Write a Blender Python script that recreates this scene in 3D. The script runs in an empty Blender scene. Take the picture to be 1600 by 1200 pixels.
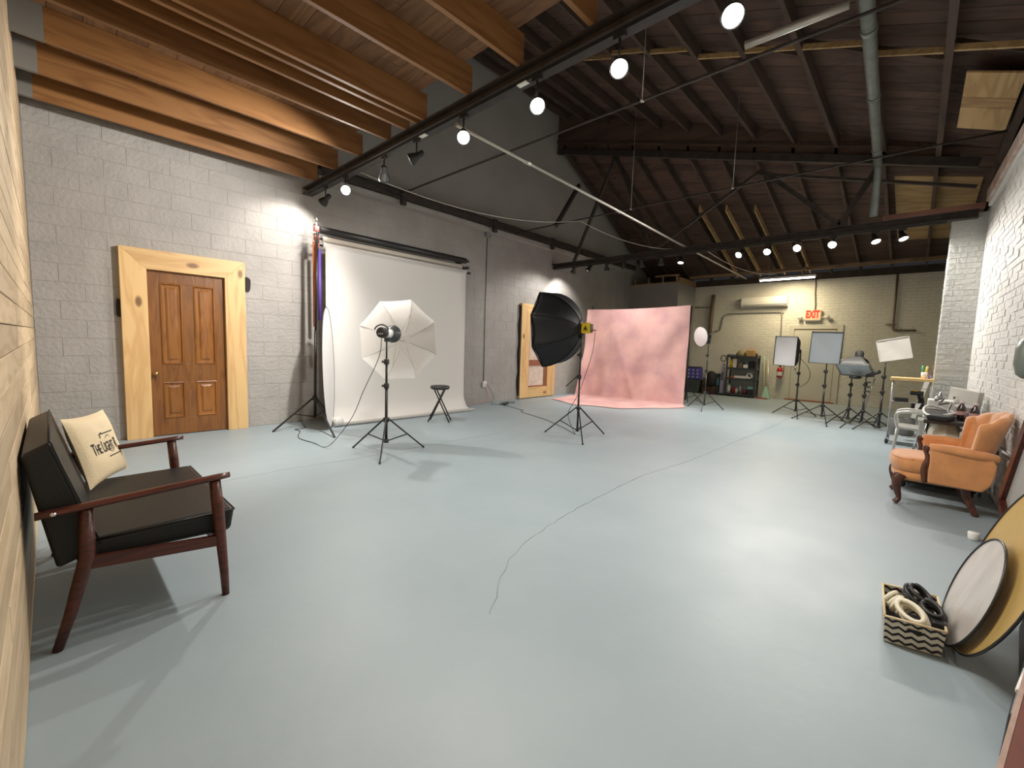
import bpy, math, random
from mathutils import Vector, Matrix, noise
random.seed(7)
PI = math.pi
C = bpy.context.scene.collection
sc = bpy.context.scene

# ------------------------------------------------------------------ camera
CAM_H = 1.28
def make_camera():
    yaw, pit, rol = math.radians(42.98), math.radians(5.19), math.radians(1.83)
    fw = Vector((math.cos(yaw)*math.cos(pit), math.sin(yaw)*math.cos(pit), -math.sin(pit)))
    rt = Vector((math.sin(yaw), -math.cos(yaw), 0)); up = rt.cross(fw)
    c, s = math.cos(rol), math.sin(rol)
    r2 = c*rt + s*up; u2 = -s*rt + c*up
    cam = bpy.data.cameras.new('camera'); o = bpy.data.objects.new('camera', cam); C.objects.link(o)
    m = Matrix((r2, u2, -fw)).transposed().to_4x4(); m.translation = (0, 0, CAM_H); o.matrix_world = m
    cam.sensor_width = 36; cam.lens = 673.9/1600*36; cam.clip_start = 0.02; cam.clip_end = 60
    sc.camera = o
make_camera()

# ------------------------------------------------------------------ world, lights, exposure
w = bpy.data.worlds.new('world'); sc.world = w; w.use_nodes = True
w.node_tree.nodes['Background'].inputs[0].default_value = (0.02, 0.02, 0.022, 1)
w.node_tree.nodes['Background'].inputs[1].default_value = 1.0
sc.view_settings.view_transform = 'Standard'; sc.view_settings.look = 'None'
sc.view_settings.exposure = 0.0; sc.view_settings.gamma = 1.0
try: sc.view_settings.use_curve_mapping = False
except Exception: pass

def spot(name, loc, target, power, angle=110, blend=0.7, color=(1, .945, .875), rad=0.05):
    l = bpy.data.lights.new(name, 'SPOT'); l.energy = power; l.spot_size = math.radians(angle); l.spot_blend = blend
    l.color = color; l.shadow_soft_size = rad
    o = bpy.data.objects.new(name, l); C.objects.link(o); o.location = loc
    d = Vector(target) - Vector(loc); o.rotation_euler = d.to_track_quat('-Z', 'Y').to_euler(); return o
NEAR_Z, FAR_Z = 3.20, 3.08
# head list: (x, y, z, aim target, lit as seen, power)
NEAR = [(2.70, 6.15, 3.20, (2.45, 6.84, 2.7), 0, 52), (2.70, 5.56, 3.22, (1.4, 2.8, 1.2), 1, 190),
        (2.70, 4.62, 3.18, (4.0, 6.6, 1.0), 0, 80), (2.70, 3.98, 3.20, (.2, 6.8, 1.1), 0, 420),
        (2.70, 3.23, 3.20, (1.4, 1.6, 1.2), 1, 160), (2.70, 2.35, 3.18, (1.5, 0.8, 1.2), 1, 115),
        (2.70, 1.63, 3.18, (1.4, 0.6, 1.2), 1, 65), (2.70, 0.92, 3.18, (1.2, 0.2, 1.2), 1, 50),
        (2.70, 0.15, 3.18, (4.6, -0.2, 0.5), 1, 50)]  # last head is an added lamp above the view, for fill
FAR = [(8.70, 6.19, 3.12, (9.0, 6.84, 2.3), 0, 85), (8.70, 5.75, 3.12, (8.0, 6.84, 1.4), 0, 120),
       (8.70, 5.29, 3.10, (9.4, 5.6, 1.0), 2, 46), (8.70, 4.86, 3.10, (9.5, 5.0, 1.0), 2, 46),
       (8.70, 4.44, 3.09, (9.7, 4.6, 0.8), 2, 42), (8.70, 4.01, 3.09, (9.9, 4.4, 0.8), 2, 42), (8.70, 3.60, 3.08, (7.6, 3.4, 0.0), 2, 90),
       (8.70, 2.51, 3.08, (5.6, 3.4, 0.6), 1, 120), (8.70, 2.06, 3.08, (5.4, 2.4, 0.6), 1, 120),
       (8.70, 1.62, 3.08, (4.6, 1.6, 0.6), 1, 120), (8.70, 1.14, 3.08, (5.4, 1.2, 0.6), 1, 120),
       (8.70, 0.62, 3.08, (7.8, 0.0, 1.2), 1, 85), (8.70, 0.31, 3.08, (8.0, -0.35, 1.3), 1, 65)]
for i, (x, y, z, t, lit, p) in enumerate(NEAR + FAR):
    d = (Vector(t) - Vector((x, y, z))).normalized()
    wide = 172 if lit == 1 else (95 if i in (0, 9) else 112)
    dl = (d + Vector((0, 0, -0.9))).normalized() if lit == 1 else d
    spot('spot_lamp', Vector((x, y, z)) + d*0.095, Vector((x, y, z)) + d*0.095 + dl, p, wide, 0.6)
def area(name, loc, target, sx, sy, power, color):
    l = bpy.data.lights.new(name, 'AREA'); l.shape = 'RECTANGLE'; l.size = sx; l.size_y = sy; l.energy = power; l.color = color
    o = bpy.data.objects.new(name, l); C.objects.link(o); o.location = loc
    d = Vector(target) - Vector(loc); o.rotation_euler = d.to_track_quat('-Z', 'X').to_euler(); return o
area('tube_light', (12.98, 2.60, 3.155), (13.25, 2.60, 0), 1.25, 0.06, 62, (1, .84, .55))

# ------------------------------------------------------------------ materials
def mat(name, col, rough=0.6, metal=0.0, var=0.0, vscale=6.0, col2=None, bump=0.0, bscale=40.0, coords='Object', emit=None, estr=0.0,
        stretch=None, trans=0.0, alpha=1.0, coat=0.0, detail=4, sheen=0.0):
    m = bpy.data.materials.new(name); m.use_nodes = True; nt = m.node_tree; N = nt.nodes; L = nt.links
    b = N['Principled BSDF']; b.inputs['Base Color'].default_value = (*col, 1); b.inputs['Roughness'].default_value = rough
    b.inputs['Metallic'].default_value = metal
    if trans: b.inputs['Transmission Weight'].default_value = trans
    if coat: b.inputs['Coat Weight'].default_value = coat
    if sheen: b.inputs['Sheen Weight'].default_value = sheen
    if emit: b.inputs['Emission Color'].default_value = (*emit, 1); b.inputs['Emission Strength'].default_value = estr
    vec = None
    def getvec():
        nonlocal vec
        if vec: return vec
        if coords == 'World':
            g = N.new('ShaderNodeNewGeometry'); out = g.outputs['Position']
        else:
            g = N.new('ShaderNodeTexCoord'); out = g.outputs[coords]
        mp = N.new('ShaderNodeMapping'); mp.inputs['Scale'].default_value = stretch or (1, 1, 1); L.new(out, mp.inputs['Vector'])
        vec = mp.outputs['Vector']; return vec
    if var or col2:
        n = N.new('ShaderNodeTexNoise'); n.inputs['Scale'].default_value = vscale; n.inputs['Detail'].default_value = detail
        L.new(getvec(), n.inputs['Vector'])
        r = N.new('ShaderNodeValToRGB'); L.new(n.outputs['Fac'], r.inputs['Fac'])
        c2 = col2 or tuple(c*(1-var) for c in col)
        r.color_ramp.elements[0].position = 0.35; r.color_ramp.elements[1].position = 0.65
        r.color_ramp.elements[0].color = (*c2, 1); r.color_ramp.elements[1].color = (*col, 1)
        L.new(r.outputs['Color'], b.inputs['Base Color'])
    if bump:
        n2 = N.new('ShaderNodeTexNoise'); n2.inputs['Scale'].default_value = bscale; n2.inputs['Detail'].default_value = 6
        L.new(getvec(), n2.inputs['Vector'])
        bp = N.new('ShaderNodeBump'); bp.inputs['Strength'].default_value = bump; bp.inputs['Distance'].default_value = 0.02
        L.new(n2.outputs['Fac'], bp.inputs['Height']); L.new(bp.outputs['Normal'], b.inputs['Normal'])
    return m
def wood(name, c1, c2, axis='X', rough=0.55, scale=6.0, knots=True, coords='Object', coat=0.0):
    """long grained wood with a few knots; axis = grain direction"""
    m = bpy.data.materials.new(name); m.use_nodes = True; nt = m.node_tree; N = nt.nodes; L = nt.links; b = N['Principled BSDF']
    b.inputs['Roughness'].default_value = rough
    if coat: b.inputs['Coat Weight'].default_value = coat
    if coords == 'World': g = N.new('ShaderNodeNewGeometry'); out = g.outputs['Position']
    else: g = N.new('ShaderNodeTexCoord'); out = g.outputs['Object']
    oi = N.new('ShaderNodeObjectInfo'); ad = N.new('ShaderNodeVectorMath'); ad.operation = 'ADD'
    sc1 = N.new('ShaderNodeVectorMath'); sc1.operation = 'SCALE'; sc1.inputs['Scale'].default_value = 17.0
    cmb = N.new('ShaderNodeCombineXYZ')
    for k in 'XYZ': L.new(oi.outputs['Random'], cmb.inputs[k])
    L.new(cmb.outputs[0], sc1.inputs[0]); L.new(out, ad.inputs[0]); L.new(sc1.outputs[0], ad.inputs[1])
    mp = N.new('ShaderNodeMapping'); s = {'X': (.12, 1, 1), 'Y': (1, .12, 1), 'Z': (1, 1, .12)}[axis]; mp.inputs['Scale'].default_value = s
    L.new(ad.outputs[0], mp.inputs['Vector'])
    n = N.new('ShaderNodeTexNoise'); n.inputs['Scale'].default_value = scale; n.inputs['Detail'].default_value = 3; n.inputs['Distortion'].default_value = 0.6
    L.new(mp.outputs[0], n.inputs['Vector'])
    mul = N.new('ShaderNodeMath'); mul.operation = 'MULTIPLY'; mul.inputs[1].default_value = 9.0; L.new(n.outputs['Fac'], mul.inputs[0])
    fr = N.new('ShaderNodeMath'); fr.operation = 'PINGPONG'; fr.inputs[1].default_value = 1.0; L.new(mul.outputs[0], fr.inputs[0])
    r = N.new('ShaderNodeValToRGB'); r.color_ramp.elements[0].color = (*c2, 1); r.color_ramp.elements[1].color = (*c1, 1)
    r.color_ramp.elements[0].position = 0.0; r.color_ramp.elements[1].position = 0.7
    L.new(fr.outputs[0], r.inputs['Fac']); last = r.outputs['Color']
    rnd = N.new('ShaderNodeMapRange'); rnd.inputs['To Min'].default_value = .8; rnd.inputs['To Max'].default_value = 1.12; L.new(oi.outputs['Random'], rnd.inputs['Value'])
    hs = N.new('ShaderNodeHueSaturation'); L.new(last, hs.inputs['Color']); L.new(rnd.outputs[0], hs.inputs['Value']); last = hs.outputs[0]
    if knots:
        v = N.new('ShaderNodeTexVoronoi'); v.inputs['Scale'].default_value = 2.2; mp2 = N.new('ShaderNodeMapping')
        mp2.inputs['Scale'].default_value = {'X': (.5, 1, 1), 'Y': (1, .5, 1), 'Z': (1, 1, .5)}[axis]
        L.new(ad.outputs[0], mp2.inputs['Vector']); L.new(mp2.outputs[0], v.inputs['Vector'])
        r2 = N.new('ShaderNodeValToRGB'); r2.color_ramp.elements[0].position = 0.045; r2.color_ramp.elements[1].position = 0.09
        r2.color_ramp.elements[0].color = (1, 1, 1, 1); r2.color_ramp.elements[1].color = (0, 0, 0, 1); L.new(v.outputs['Distance'], r2.inputs['Fac'])
        mx = N.new('ShaderNodeMix'); mx.data_type = 'RGBA'; L.new(r2.outputs[0], mx.inputs[0]); L.new(last, mx.inputs[6])
        mx.inputs[7].default_value = (c2[0]*.35, c2[1]*.3, c2[2]*.3, 1); last = mx.outputs[2]
    L.new(last, b.inputs['Base Color'])
    bp = N.new('ShaderNodeBump'); bp.inputs['Strength'].default_value = 0.12; bp.inputs['Distance'].default_value = 0.005
    L.new(fr.outputs[0], bp.inputs['Height']); L.new(bp.outputs[0], b.inputs['Normal'])
    return m

M = {}
M['black'] = mat('black_metal', (.012, .011, .011), .38)
M['blackplastic'] = mat('black_plastic', (.018, .018, .019), .45)
M['blackfab'] = mat('black_fabric', (.008, .008, .009), .75, bump=.15, bscale=60)
M['leather'] = mat('black_leather', (.011, .011, .010), .46, bump=.12, bscale=90)
M['leather'].node_tree.nodes['Principled BSDF'].inputs['Specular IOR Level'].default_value = .35
M['darkwood'] = wood('dark_reddish_wood', (.085, .019, .010), (.045, .011, .007), 'X', .35, 20, False)
M['legwood'] = wood('walnut_leg_wood', (.10, .035, .02), (.05, .018, .012), 'Z', .35, 20, False)
M['chrome'] = mat('chrome', (.75, .75, .74), .18, 1)
M['greymetal'] = mat('grey_metal', (.42, .43, .43), .35, .7)
M['white'] = mat('white_plastic', (.78, .77, .74), .4)
M['paper'] = mat('white_seamless_paper', (.62, .605, .58), .7)
M['red'] = mat('red_paint', (.42, .02, .02), .35)
M['yellow'] = mat('yellow_plastic', (.75, .52, .01), .4)
M['orange'] = mat('orange_tube', (.55, .14, .04), .5)
M['purple'] = mat('purple_tube', (.10, .05, .30), .5)
M['pinkred'] = mat('pinkish_red_plastic', (.70, .22, .20), .4)
M['steel'] = mat('dark_brown_steel', (.05, .038, .033), .6, var=.4, vscale=8, bump=.15)
M['pipe'] = mat('grey_conduit', (.30, .29, .26), .45, .3)
M['palepipe'] = mat('pale_galvanised_conduit', (.55, .53, .48), .4, .5)
M['brownpipe'] = mat('brown_rusty_pipe', (.17, .12, .085), .6, var=.3, vscale=12)
M['duct'] = mat('grey_green_duct', (.20, .22, .20), .5, .2, var=.25, vscale=9)

# ------------------------------------------------------------------ mesh builder
WORLD = {}
class MB:
    def __init__(s): s.v = []; s.f = []; s.sm = []
    def add(s, vs, fs, smooth=False):
        n = len(s.v); s.v += [Vector(p) for p in vs]; s.f += [tuple(i+n for i in f) for f in fs]; s.sm += [smooth]*len(fs); return s
    def box(s, c, size, rot=None):
        x, y, z = size[0]/2, size[1]/2, size[2]/2; c = Vector(c)
        vs = [Vector(p) for p in ((-x,-y,-z),(x,-y,-z),(x,y,-z),(-x,y,-z),(-x,-y,z),(x,-y,z),(x,y,z),(-x,y,z))]
        if rot is not None: vs = [rot @ p for p in vs]
        return s.add([p+c for p in vs], [(0,3,2,1),(4,5,6,7),(0,1,5,4),(1,2,6,5),(2,3,7,6),(3,0,4,7)])
    def bb(s, a, b): return s.box([(a[i]+b[i])/2 for i in range(3)], [abs(b[i]-a[i]) for i in range(3)])
    def bar(s, p, q, w, h, up=(0,0,1)):
        p, q = Vector(p), Vector(q); d = (q-p).normalized(); u = Vector(up)
        if abs(d.dot(u)) > .98: u = Vector((1,0,0))
        r = d.cross(u).normalized(); u = r.cross(d)
        R = Matrix((r, d, u)).transposed()
        return s.box((p+q)/2, (w, (q-p).length, h), R)
    def hexa(s, pts): # 8 points, bottom 4 then top 4
        return s.add(pts, [(0,3,2,1),(4,5,6,7),(0,1,5,4),(1,2,6,5),(2,3,7,6),(3,0,4,7)])
    def tube(s, pts, r, seg=8, cap=True, smooth=True, closed=False):
        pts = [Vector(p) for p in pts]; n = len(pts); rs = r if isinstance(r, (list, tuple)) else [r]*n
        ref = Vector((0,0,1)); vs = []
        for i, p in enumerate(pts):
            if closed: d = pts[(i+1) % n]-pts[i-1]
            else: d = pts[min(i+1, n-1)]-pts[max(i-1, 0)]
            if d.length < 1e-9: d = Vector((0,0,1))
            d.normalize()
            if i == 0:
                if abs(d.dot(ref)) > .95: ref = Vector((1,0,0))
            a = d.cross(ref).normalized(); ref = a.cross(d).normalized()
            for k in range(seg):
                t = 2*PI*k/seg; vs.append(p + (a*math.cos(t)+ref*math.sin(t))*rs[i])
        fs = []
        for i in range(n if closed else n-1):
            for k in range(seg):
                j = (i+1) % n; fs.append((i*seg+k, i*seg+(k+1) % seg, j*seg+(k+1) % seg, j*seg+k))
        s.add(vs, fs, smooth)
        if cap and not closed:
            m = len(s.v)-n*seg
            s.f.append(tuple(m+k for k in range(seg))[::-1]); s.sm.append(False)
            s.f.append(tuple(m+(n-1)*seg+k for k in range(seg))); s.sm.append(False)
        return s
    def lathe(s, prof, origin=(0,0,0), axis=(0,0,1), seg=20, smooth=True, spin=0.0, capa=True, capb=True, sx=1.0):
        o = Vector(origin); ax = Vector(axis).normalized(); ref = Vector((0,0,1)) if abs(ax.z) < .95 else Vector((1,0,0))
        u = ref.cross(ax).normalized(); v = ax.cross(u); vs = []
        for r, h in prof:
            for k in range(seg):
                t = 2*PI*k/seg+spin; vs.append(o + ax*h + (u*math.cos(t)*sx + v*math.sin(t))*r)
        fs = []
        for i in range(len(prof)-1):
            for k in range(seg): fs.append((i*seg+k, i*seg+(k+1) % seg, (i+1)*seg+(k+1) % seg, (i+1)*seg+k))
        n0 = len(s.v); s.add(vs, fs, smooth)
        if capa and prof[0][0] > 1e-4: s.f.append(tuple(n0+k for k in range(seg))[::-1]); s.sm.append(False)
        if capb and prof[-1][0] > 1e-4: s.f.append(tuple(n0+(len(prof)-1)*seg+k for k in range(seg))); s.sm.append(False)
        return s
    def grid(s, fn, nu, nv, thick=0.0, smooth=True, closed_u=False):
        vs = [fn(i/(nu), j/(nv)) for j in range(nv+1) for i in range(nu+1)]
        W = nu+1; fs = [(j*W+i, j*W+i+1, (j+1)*W+i+1, (j+1)*W+i) for j in range(nv) for i in range(nu)]
        if not thick: return s.add(vs, fs, smooth)
        vs = [Vector(p) for p in vs]; nr = [Vector((0,0,0)) for _ in vs]
        for f in fs:
            n = (vs[f[1]]-vs[f[0]]).cross(vs[f[3]]-vs[f[0]])
            for i in f: nr[i] += n
        off = [p - n.normalized()*thick if n.length > 1e-12 else p for p, n in zip(vs, nr)]; K = len(vs)
        fs2 = [tuple(K+i for i in f[::-1]) for f in fs]
        b = [i for i in range(W)] + [j*W+nu for j in range(1, nv+1)] + [nv*W+i for i in range(nu-1, -1, -1)] + [j*W for j in range(nv-1, 0, -1)]
        rim = [(b[k], K+b[k], K+b[(k+1) % len(b)], b[(k+1) % len(b)]) for k in range(len(b))]
        return s.add(vs+off, fs+fs2+rim, smooth)
    def prism(s, poly, d, origin, ux, uy, un): # poly in 2D extruded along un by d
        o, ux, uy, un = Vector(origin), Vector(ux), Vector(uy), Vector(un); n = len(poly)
        a = [o+ux*x+uy*y for x, y in poly]; b = [p+un*d for p in a]
        return s.add(a+b, [tuple(range(n))[::-1], tuple(range(n, 2*n))]+[(i, (i+1) % n, n+(i+1) % n, n+i) for i in range(n)])
    def build(s, name, m, parent=None, label=None, bevel=0.0, sub=0, bseg=2):
        me = bpy.data.meshes.new(name); vs = s.v
        if parent is not None:
            inv = WORLD[parent.name].inverted(); vs = [inv @ p for p in vs]
        me.from_pydata([tuple(p) for p in vs], [], s.f); me.polygons.foreach_set('use_smooth', s.sm)
        me.materials.append(m if not isinstance(m, str) else M[m]); me.update()
        o = bpy.data.objects.new(name, me); C.objects.link(o)
        if parent is not None: o.parent = parent; WORLD[o.name] = WORLD[parent.name]
        else: WORLD[o.name] = Matrix.Identity(4)
        if label: o['label'] = label
        if bevel:
            bm = o.modifiers.new('bevel', 'BEVEL'); bm.width = bevel; bm.segments = bseg; bm.limit_method = 'ANGLE'
        if sub:
            sm = o.modifiers.new('sub', 'SUBSURF'); sm.levels = sub; sm.render_levels = sub
        return o
def tag(o, label, cat, group=None):
    o['label'] = label; o['category'] = cat
    if group: o['group'] = group
    return o
def thing(name, label, cat, loc=(0,0,0), rz=0.0, group=None):
    o = bpy.data.objects.new(name, None); C.objects.link(o); o.location = loc; o.rotation_euler = (0, 0, rz); o.empty_display_size = .1
    WORLD[o.name] = Matrix.Translation(loc) @ Matrix.Rotation(rz, 4, 'Z'); return tag(o, label, cat, group)
def struct(o): o['kind'] = 'structure'; return o
def sempty(name, loc=(0,0,0), rz=0.0):
    o = bpy.data.objects.new(name, None); C.objects.link(o); o.location = loc; o.rotation_euler = (0, 0, rz); o.empty_display_size = .1
    WORLD[o.name] = Matrix.Translation(loc) @ Matrix.Rotation(rz, 4, 'Z'); o['kind'] = 'structure'; return o
def shared(name, me, parent, loc, m=None):
    o = bpy.data.objects.new(name, me); C.objects.link(o); o.parent = parent; o.location = loc; return o
def arc(c, u, v, r, a0, a1, n): return [Vector(c)+Vector(u)*r*math.cos(a0+(a1-a0)*i/n)+Vector(v)*r*math.sin(a0+(a1-a0)*i/n) for i in range(n+1)]
def catenary(p, q, sag, n=14):
    p, q = Vector(p), Vector(q); return [p.lerp(q, i/n) - Vector((0,0,sag*4*(i/n)*(1-i/n))) for i in range(n+1)]
def smoothpath(pts, k=5):
    pts = [Vector(p) for p in pts]; out = []
    for i in range(len(pts)-1):
        p0, p1, p2, p3 = pts[max(i-1,0)], pts[i], pts[i+1], pts[min(i+2, len(pts)-1)]
        for j in range(k):
            t = j/k; out.append(.5*((2*p1)+(p2-p0)*t+(2*p0-5*p1+4*p2-p3)*t*t+(3*p1-p0-3*p2+p3)*t**3))
    out.append(pts[-1]); return out
def text_mesh(s, size, bold=0.0):
    cu = bpy.data.curves.new('t', 'FONT'); cu.body = s; cu.size = size; cu.align_x = 'CENTER'; cu.align_y = 'CENTER'; cu.offset = bold
    cu.resolution_u = 3
    o = bpy.data.objects.new('t', cu); C.objects.link(o); bpy.context.view_layer.update()
    dg = bpy.context.evaluated_depsgraph_get(); me = bpy.data.meshes.new_from_object(o.evaluated_get(dg))
    vs = [v.co.copy() for v in me.vertices]; fs = [tuple(p.vertices) for p in me.polygons]
    bpy.data.objects.remove(o); bpy.data.curves.remove(cu); bpy.data.meshes.remove(me); return vs, fs

# ================================================================== SETTING
WX, WY, FX, RY = -0.105, 6.84, 14.05, -0.55      # wood wall, grey wall, far wall, right wall (at the pillar)
SLW = math.atan2(0.09, 3.7)                       # the brick wall is not quite square to the room
def zr(x, y):                                     # underside of the roof purlins
    if x <= 8.7: return 4.10+.39*y
    z = 4.045+.29*y
    return z+(3.40-z)*(x-8.7)/(14.1-8.7)
# ---- floor
def floor_material():
    m = bpy.data.materials.new('painted_concrete_floor'); m.use_nodes = True; nt = m.node_tree; N = nt.nodes; L = nt.links; b = N['Principled BSDF']
    g = N.new('ShaderNodeNewGeometry')
    n = N.new('ShaderNodeTexNoise'); n.inputs['Scale'].default_value = .9; n.inputs['Detail'].default_value = 8; n.inputs['Roughness'].default_value = .62; L.new(g.outputs['Position'], n.inputs['Vector'])
    r = N.new('ShaderNodeValToRGB'); r.color_ramp.elements[0].position = .3; r.color_ramp.elements[1].position = .72
    r.color_ramp.elements[0].color = (.27, .333, .365, 1); r.color_ramp.elements[1].color = (.312, .375, .405, 1); L.new(n.outputs['Fac'], r.inputs['Fac'])
    L.new(r.outputs[0], b.inputs['Base Color'])
    n3 = N.new('ShaderNodeTexNoise'); n3.inputs['Scale'].default_value = 2.2; n3.inputs['Detail'].default_value = 5; L.new(g.outputs['Position'], n3.inputs['Vector'])
    mr = N.new('ShaderNodeMapRange'); mr.inputs['To Min'].default_value = .38; mr.inputs['To Max'].default_value = .56; L.new(n3.outputs['Fac'], mr.inputs['Value']); L.new(mr.outputs[0], b.inputs['Roughness'])
    n2 = N.new('ShaderNodeTexNoise'); n2.inputs['Scale'].default_value = 14; n2.inputs['Detail'].default_value = 8; L.new(g.outputs['Position'], n2.inputs['Vector'])
    bp = N.new('ShaderNodeBump'); bp.inputs['Strength'].default_value = .12; bp.inputs['Distance'].default_value = .01; L.new(n2.outputs['Fac'], bp.inputs['Height']); L.new(bp.outputs[0], b.inputs['Normal'])
    return m
fl = struct(MB().bb((WX-.2, -1.2, -.12), (FX+.3, WY+.2, 0)).build('floor', floor_material()))
M['crack'] = mat('crack_shadowed_concrete', (.17, .19, .20), .8)
def crack(pts, wd):
    pts = smoothpath([(x, y, 0) for x, y in pts], 8); m = MB(); a = []
    for i, p in enumerate(pts):
        d = (pts[min(i+1, len(pts)-1)]-pts[max(i-1, 0)]).normalized(); n = Vector((-d.y, d.x, 0))
        j = n*(noise.noise(p*9)*.02); ww = wd*(.5+.5*abs(noise.noise(p*5))*1.6); a += [p+j+n*ww, p+j-n*ww]
    k = len(a); m.add([v+Vector((0,0,.0008)) for v in a]+[v-Vector((0,0,.004)) for v in a],
        [(2*i, 2*i+1, 2*i+3, 2*i+2) for i in range(k//2-1)]+[(2*i, 2*i+2, k+2*i+2, k+2*i) for i in range(k//2-1)]+[(2*i+1, k+2*i+1, k+2*i+3, 2*i+3) for i in range(k//2-1)])
    m.build('crack', 'crack', fl)
crack([(1.38, 1.37), (1.63, 1.56), (1.86, 1.69), (2.15, 1.78), (2.5, 1.84)], .0022)
crack([(2.5, 1.84), (2.9, 1.875), (4.0, 1.926), (5.05, 1.83), (6.67, 1.79), (8.73, 1.74), (10.5, 1.75)], .004)
crack([(.9, 4.36), (1.54, 4.39), (2.24, 4.33), (3.2, 4.36), (4.4, 4.3)], .003)

# ---- grey block wall on the left (gable end), wall_left
M['greywall'] = mat('grey_painted_block', (.37, .355, .335), .62, var=.13, vscale=2.2, bump=.55, bscale=24, coords='World', detail=8)
M['greyplaster'] = mat('grey_upper_plaster', (.40, .385, .355), .8, var=.12, vscale=1.2, coords='World')
M['mortar'] = mat('recessed_mortar', (.33, .315, .295), .85, bump=.5, bscale=30, coords='World')
def add_pits(m, scale, thr, dark):
    nt = m.node_tree; N = nt.nodes; L = nt.links; b = N['Principled BSDF']; src = b.inputs['Base Color'].links[0].from_socket
    g = N.new('ShaderNodeNewGeometry'); n = N.new('ShaderNodeTexNoise'); n.inputs['Scale'].default_value = scale; n.inputs['Detail'].default_value = 5; n.inputs['Roughness'].default_value = .7; L.new(g.outputs['Position'], n.inputs['Vector'])
    r = N.new('ShaderNodeValToRGB'); r.color_ramp.elements[0].position = thr; r.color_ramp.elements[1].position = thr+.03; r.color_ramp.elements[0].color = (0,0,0,1); r.color_ramp.elements[1].color = (1,1,1,1); L.new(n.outputs['Fac'], r.inputs['Fac'])
    mx = N.new('ShaderNodeMix'); mx.data_type = 'RGBA'; L.new(r.outputs[0], mx.inputs[0]); L.new(src, mx.inputs[6]); mx.inputs[7].default_value = (*dark, 1); L.new(mx.outputs[2], b.inputs['Base Color'])
add_pits(M['greywall'], 13, .70, (.13, .12, .11))
wl = sempty('wall_left', (0, WY, 0))
MB().bb((WX-.2, WY+.0035, -.1), (FX+.2, WY+.2, 3.62)).build('masonry_core', 'mortar', wl)
m = MB(); top = [(WX-.2, 3.62), (FX+.2, 3.62), (FX+.2, 3.75), (14.1, 3.75), (8.75, 6.35), (8.75, 7.15), (WX-.2, 7.15)]
m.prism(top, .18, (0, WY+.015, 0), (1,0,0), (0,0,1), (0,1,0)); m.build('upper_wall', 'greyplaster', wl)
def piece_mesh(name, w_, d, h, m, ch=.006):
    bx = MB(); a = [(-w_/2, -h/2), (w_/2, -h/2), (w_/2, h/2), (-w_/2, h/2)]
    vs = [(x, 0, z) for x, z in a]+[(x+(ch if x < 0 else -ch), -d, z+(ch if z < 0 else -ch)) for x, z in a]
    bx.add(vs, [(4,5,6,7),(0,1,5,4),(1,2,6,5),(2,3,7,6),(3,0,4,7)])
    me = bpy.data.meshes.new(name); me.from_pydata([tuple(v) for v in bx.v], [], bx.f); me.materials.append(M[m]); me.update(); return me, bx
cells = []
for r_ in range(18):
    off = (r_ % 2)*.2
    for c_ in range(33):
        x0 = max(WX, WX+.4*c_-off); x1 = min(12.7, WX+.4*(c_+1)-off)
        if x1-x0 > .05: cells.append((x0, x1, .2*r_))
cells.sort(key=lambda t: (t[0]-0)**2+(t[2]-1.3)**2*.5)
full, fb = piece_mesh('block', .398, .007, .196, 'greywall', .004); half, hb = piece_mesh('block', .198, .007, .198, 'greywall', .004)
stuffm = MB(); cnt = 0
for x0, x1, z0 in cells:
    jy = random.uniform(-.003, .003); W_ = x1-x0
    if cnt < 300 and (abs(W_-.4) < .01 or abs(W_-.2) < .01):
        shared('block', full if W_ > .3 else half, wl, ((x0+x1)/2, .008+jy*.4, z0+.1)); cnt += 1
    else:
        ch = .004; a = [(x0+.002, z0+.002), (x1-.002, z0+.002), (x1-.002, z0+.198), (x0+.002, z0+.198)]; cx = (x0+x1)/2; cz = z0+.1
        stuffm.add([(x, WY+.013, z) for x, z in a]+[(x+(ch if x < cx else -ch), WY+.001+jy*.4, z+(ch if z < cz else -ch)) for x, z in a], [(4,5,6,7),(0,1,5,4),(1,2,6,5),(2,3,7,6),(3,0,4,7)])
o = stuffm.build('far_blocks', 'greywall', wl); o['kind'] = 'stuff'
# dark lumps in place of the dark unpainted pockets beside the timber door frame
M['hole'] = mat('dark_rough_patch', (.02, .014, .012), .8, bump=.5)
for (x0, x1, z0, z1) in ((1.862, 1.932, 1.90, 2.08), (.548, .60, 1.455, 1.66)):
    m = MB(); n_ = 12; pts = []
    for i in range(n_):
        t = 2*PI*i/n_; rr = 1+.25*noise.noise(Vector((x0*9, i*1.7, 0)))
        pts.append(((x0+x1)/2+(x1-x0)*.55*rr*max(-1, min(1, 1.3*math.cos(t))), (z0+z1)/2+(z1-z0)*.52*rr*max(-1, min(1, 1.3*math.sin(t)))))
    m.prism(pts, .03, (0, WY-.028, 0), (1,0,0), (0,0,1), (0,1,0)); m.build('pocket_patch', 'hole', wl)
# ---- plank wall at the far left edge
M['plank'] = wood('pale_pine_planking', (.47, .36, .23), (.39, .285, .17), 'Y', .6, 9, True)
wn = sempty('wall_near', (WX, 0, 0))
MB().bb((WX-.14, -1.2, -.1), (WX-.015, WY+.2, 3.9)).build('wall_backing', 'mortar', wn)
ph = .108; z = 0.0; k = 0
while z < 3.72:
    y = -1.0+random.uniform(-.6, 0); 
    while y < WY:
        ln = random.choice((1.2, 1.8, 2.4)); y1 = min(y+ln, WY)
        MB().bb((WX-.015, y+.0015, z+.002), (WX+random.uniform(-.001, .0015), y1-.0015, min(z+ph-.002, 3.75))).build('plank', 'plank', wn, bevel=.002, bseg=1); y = y1
    z += ph
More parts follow.
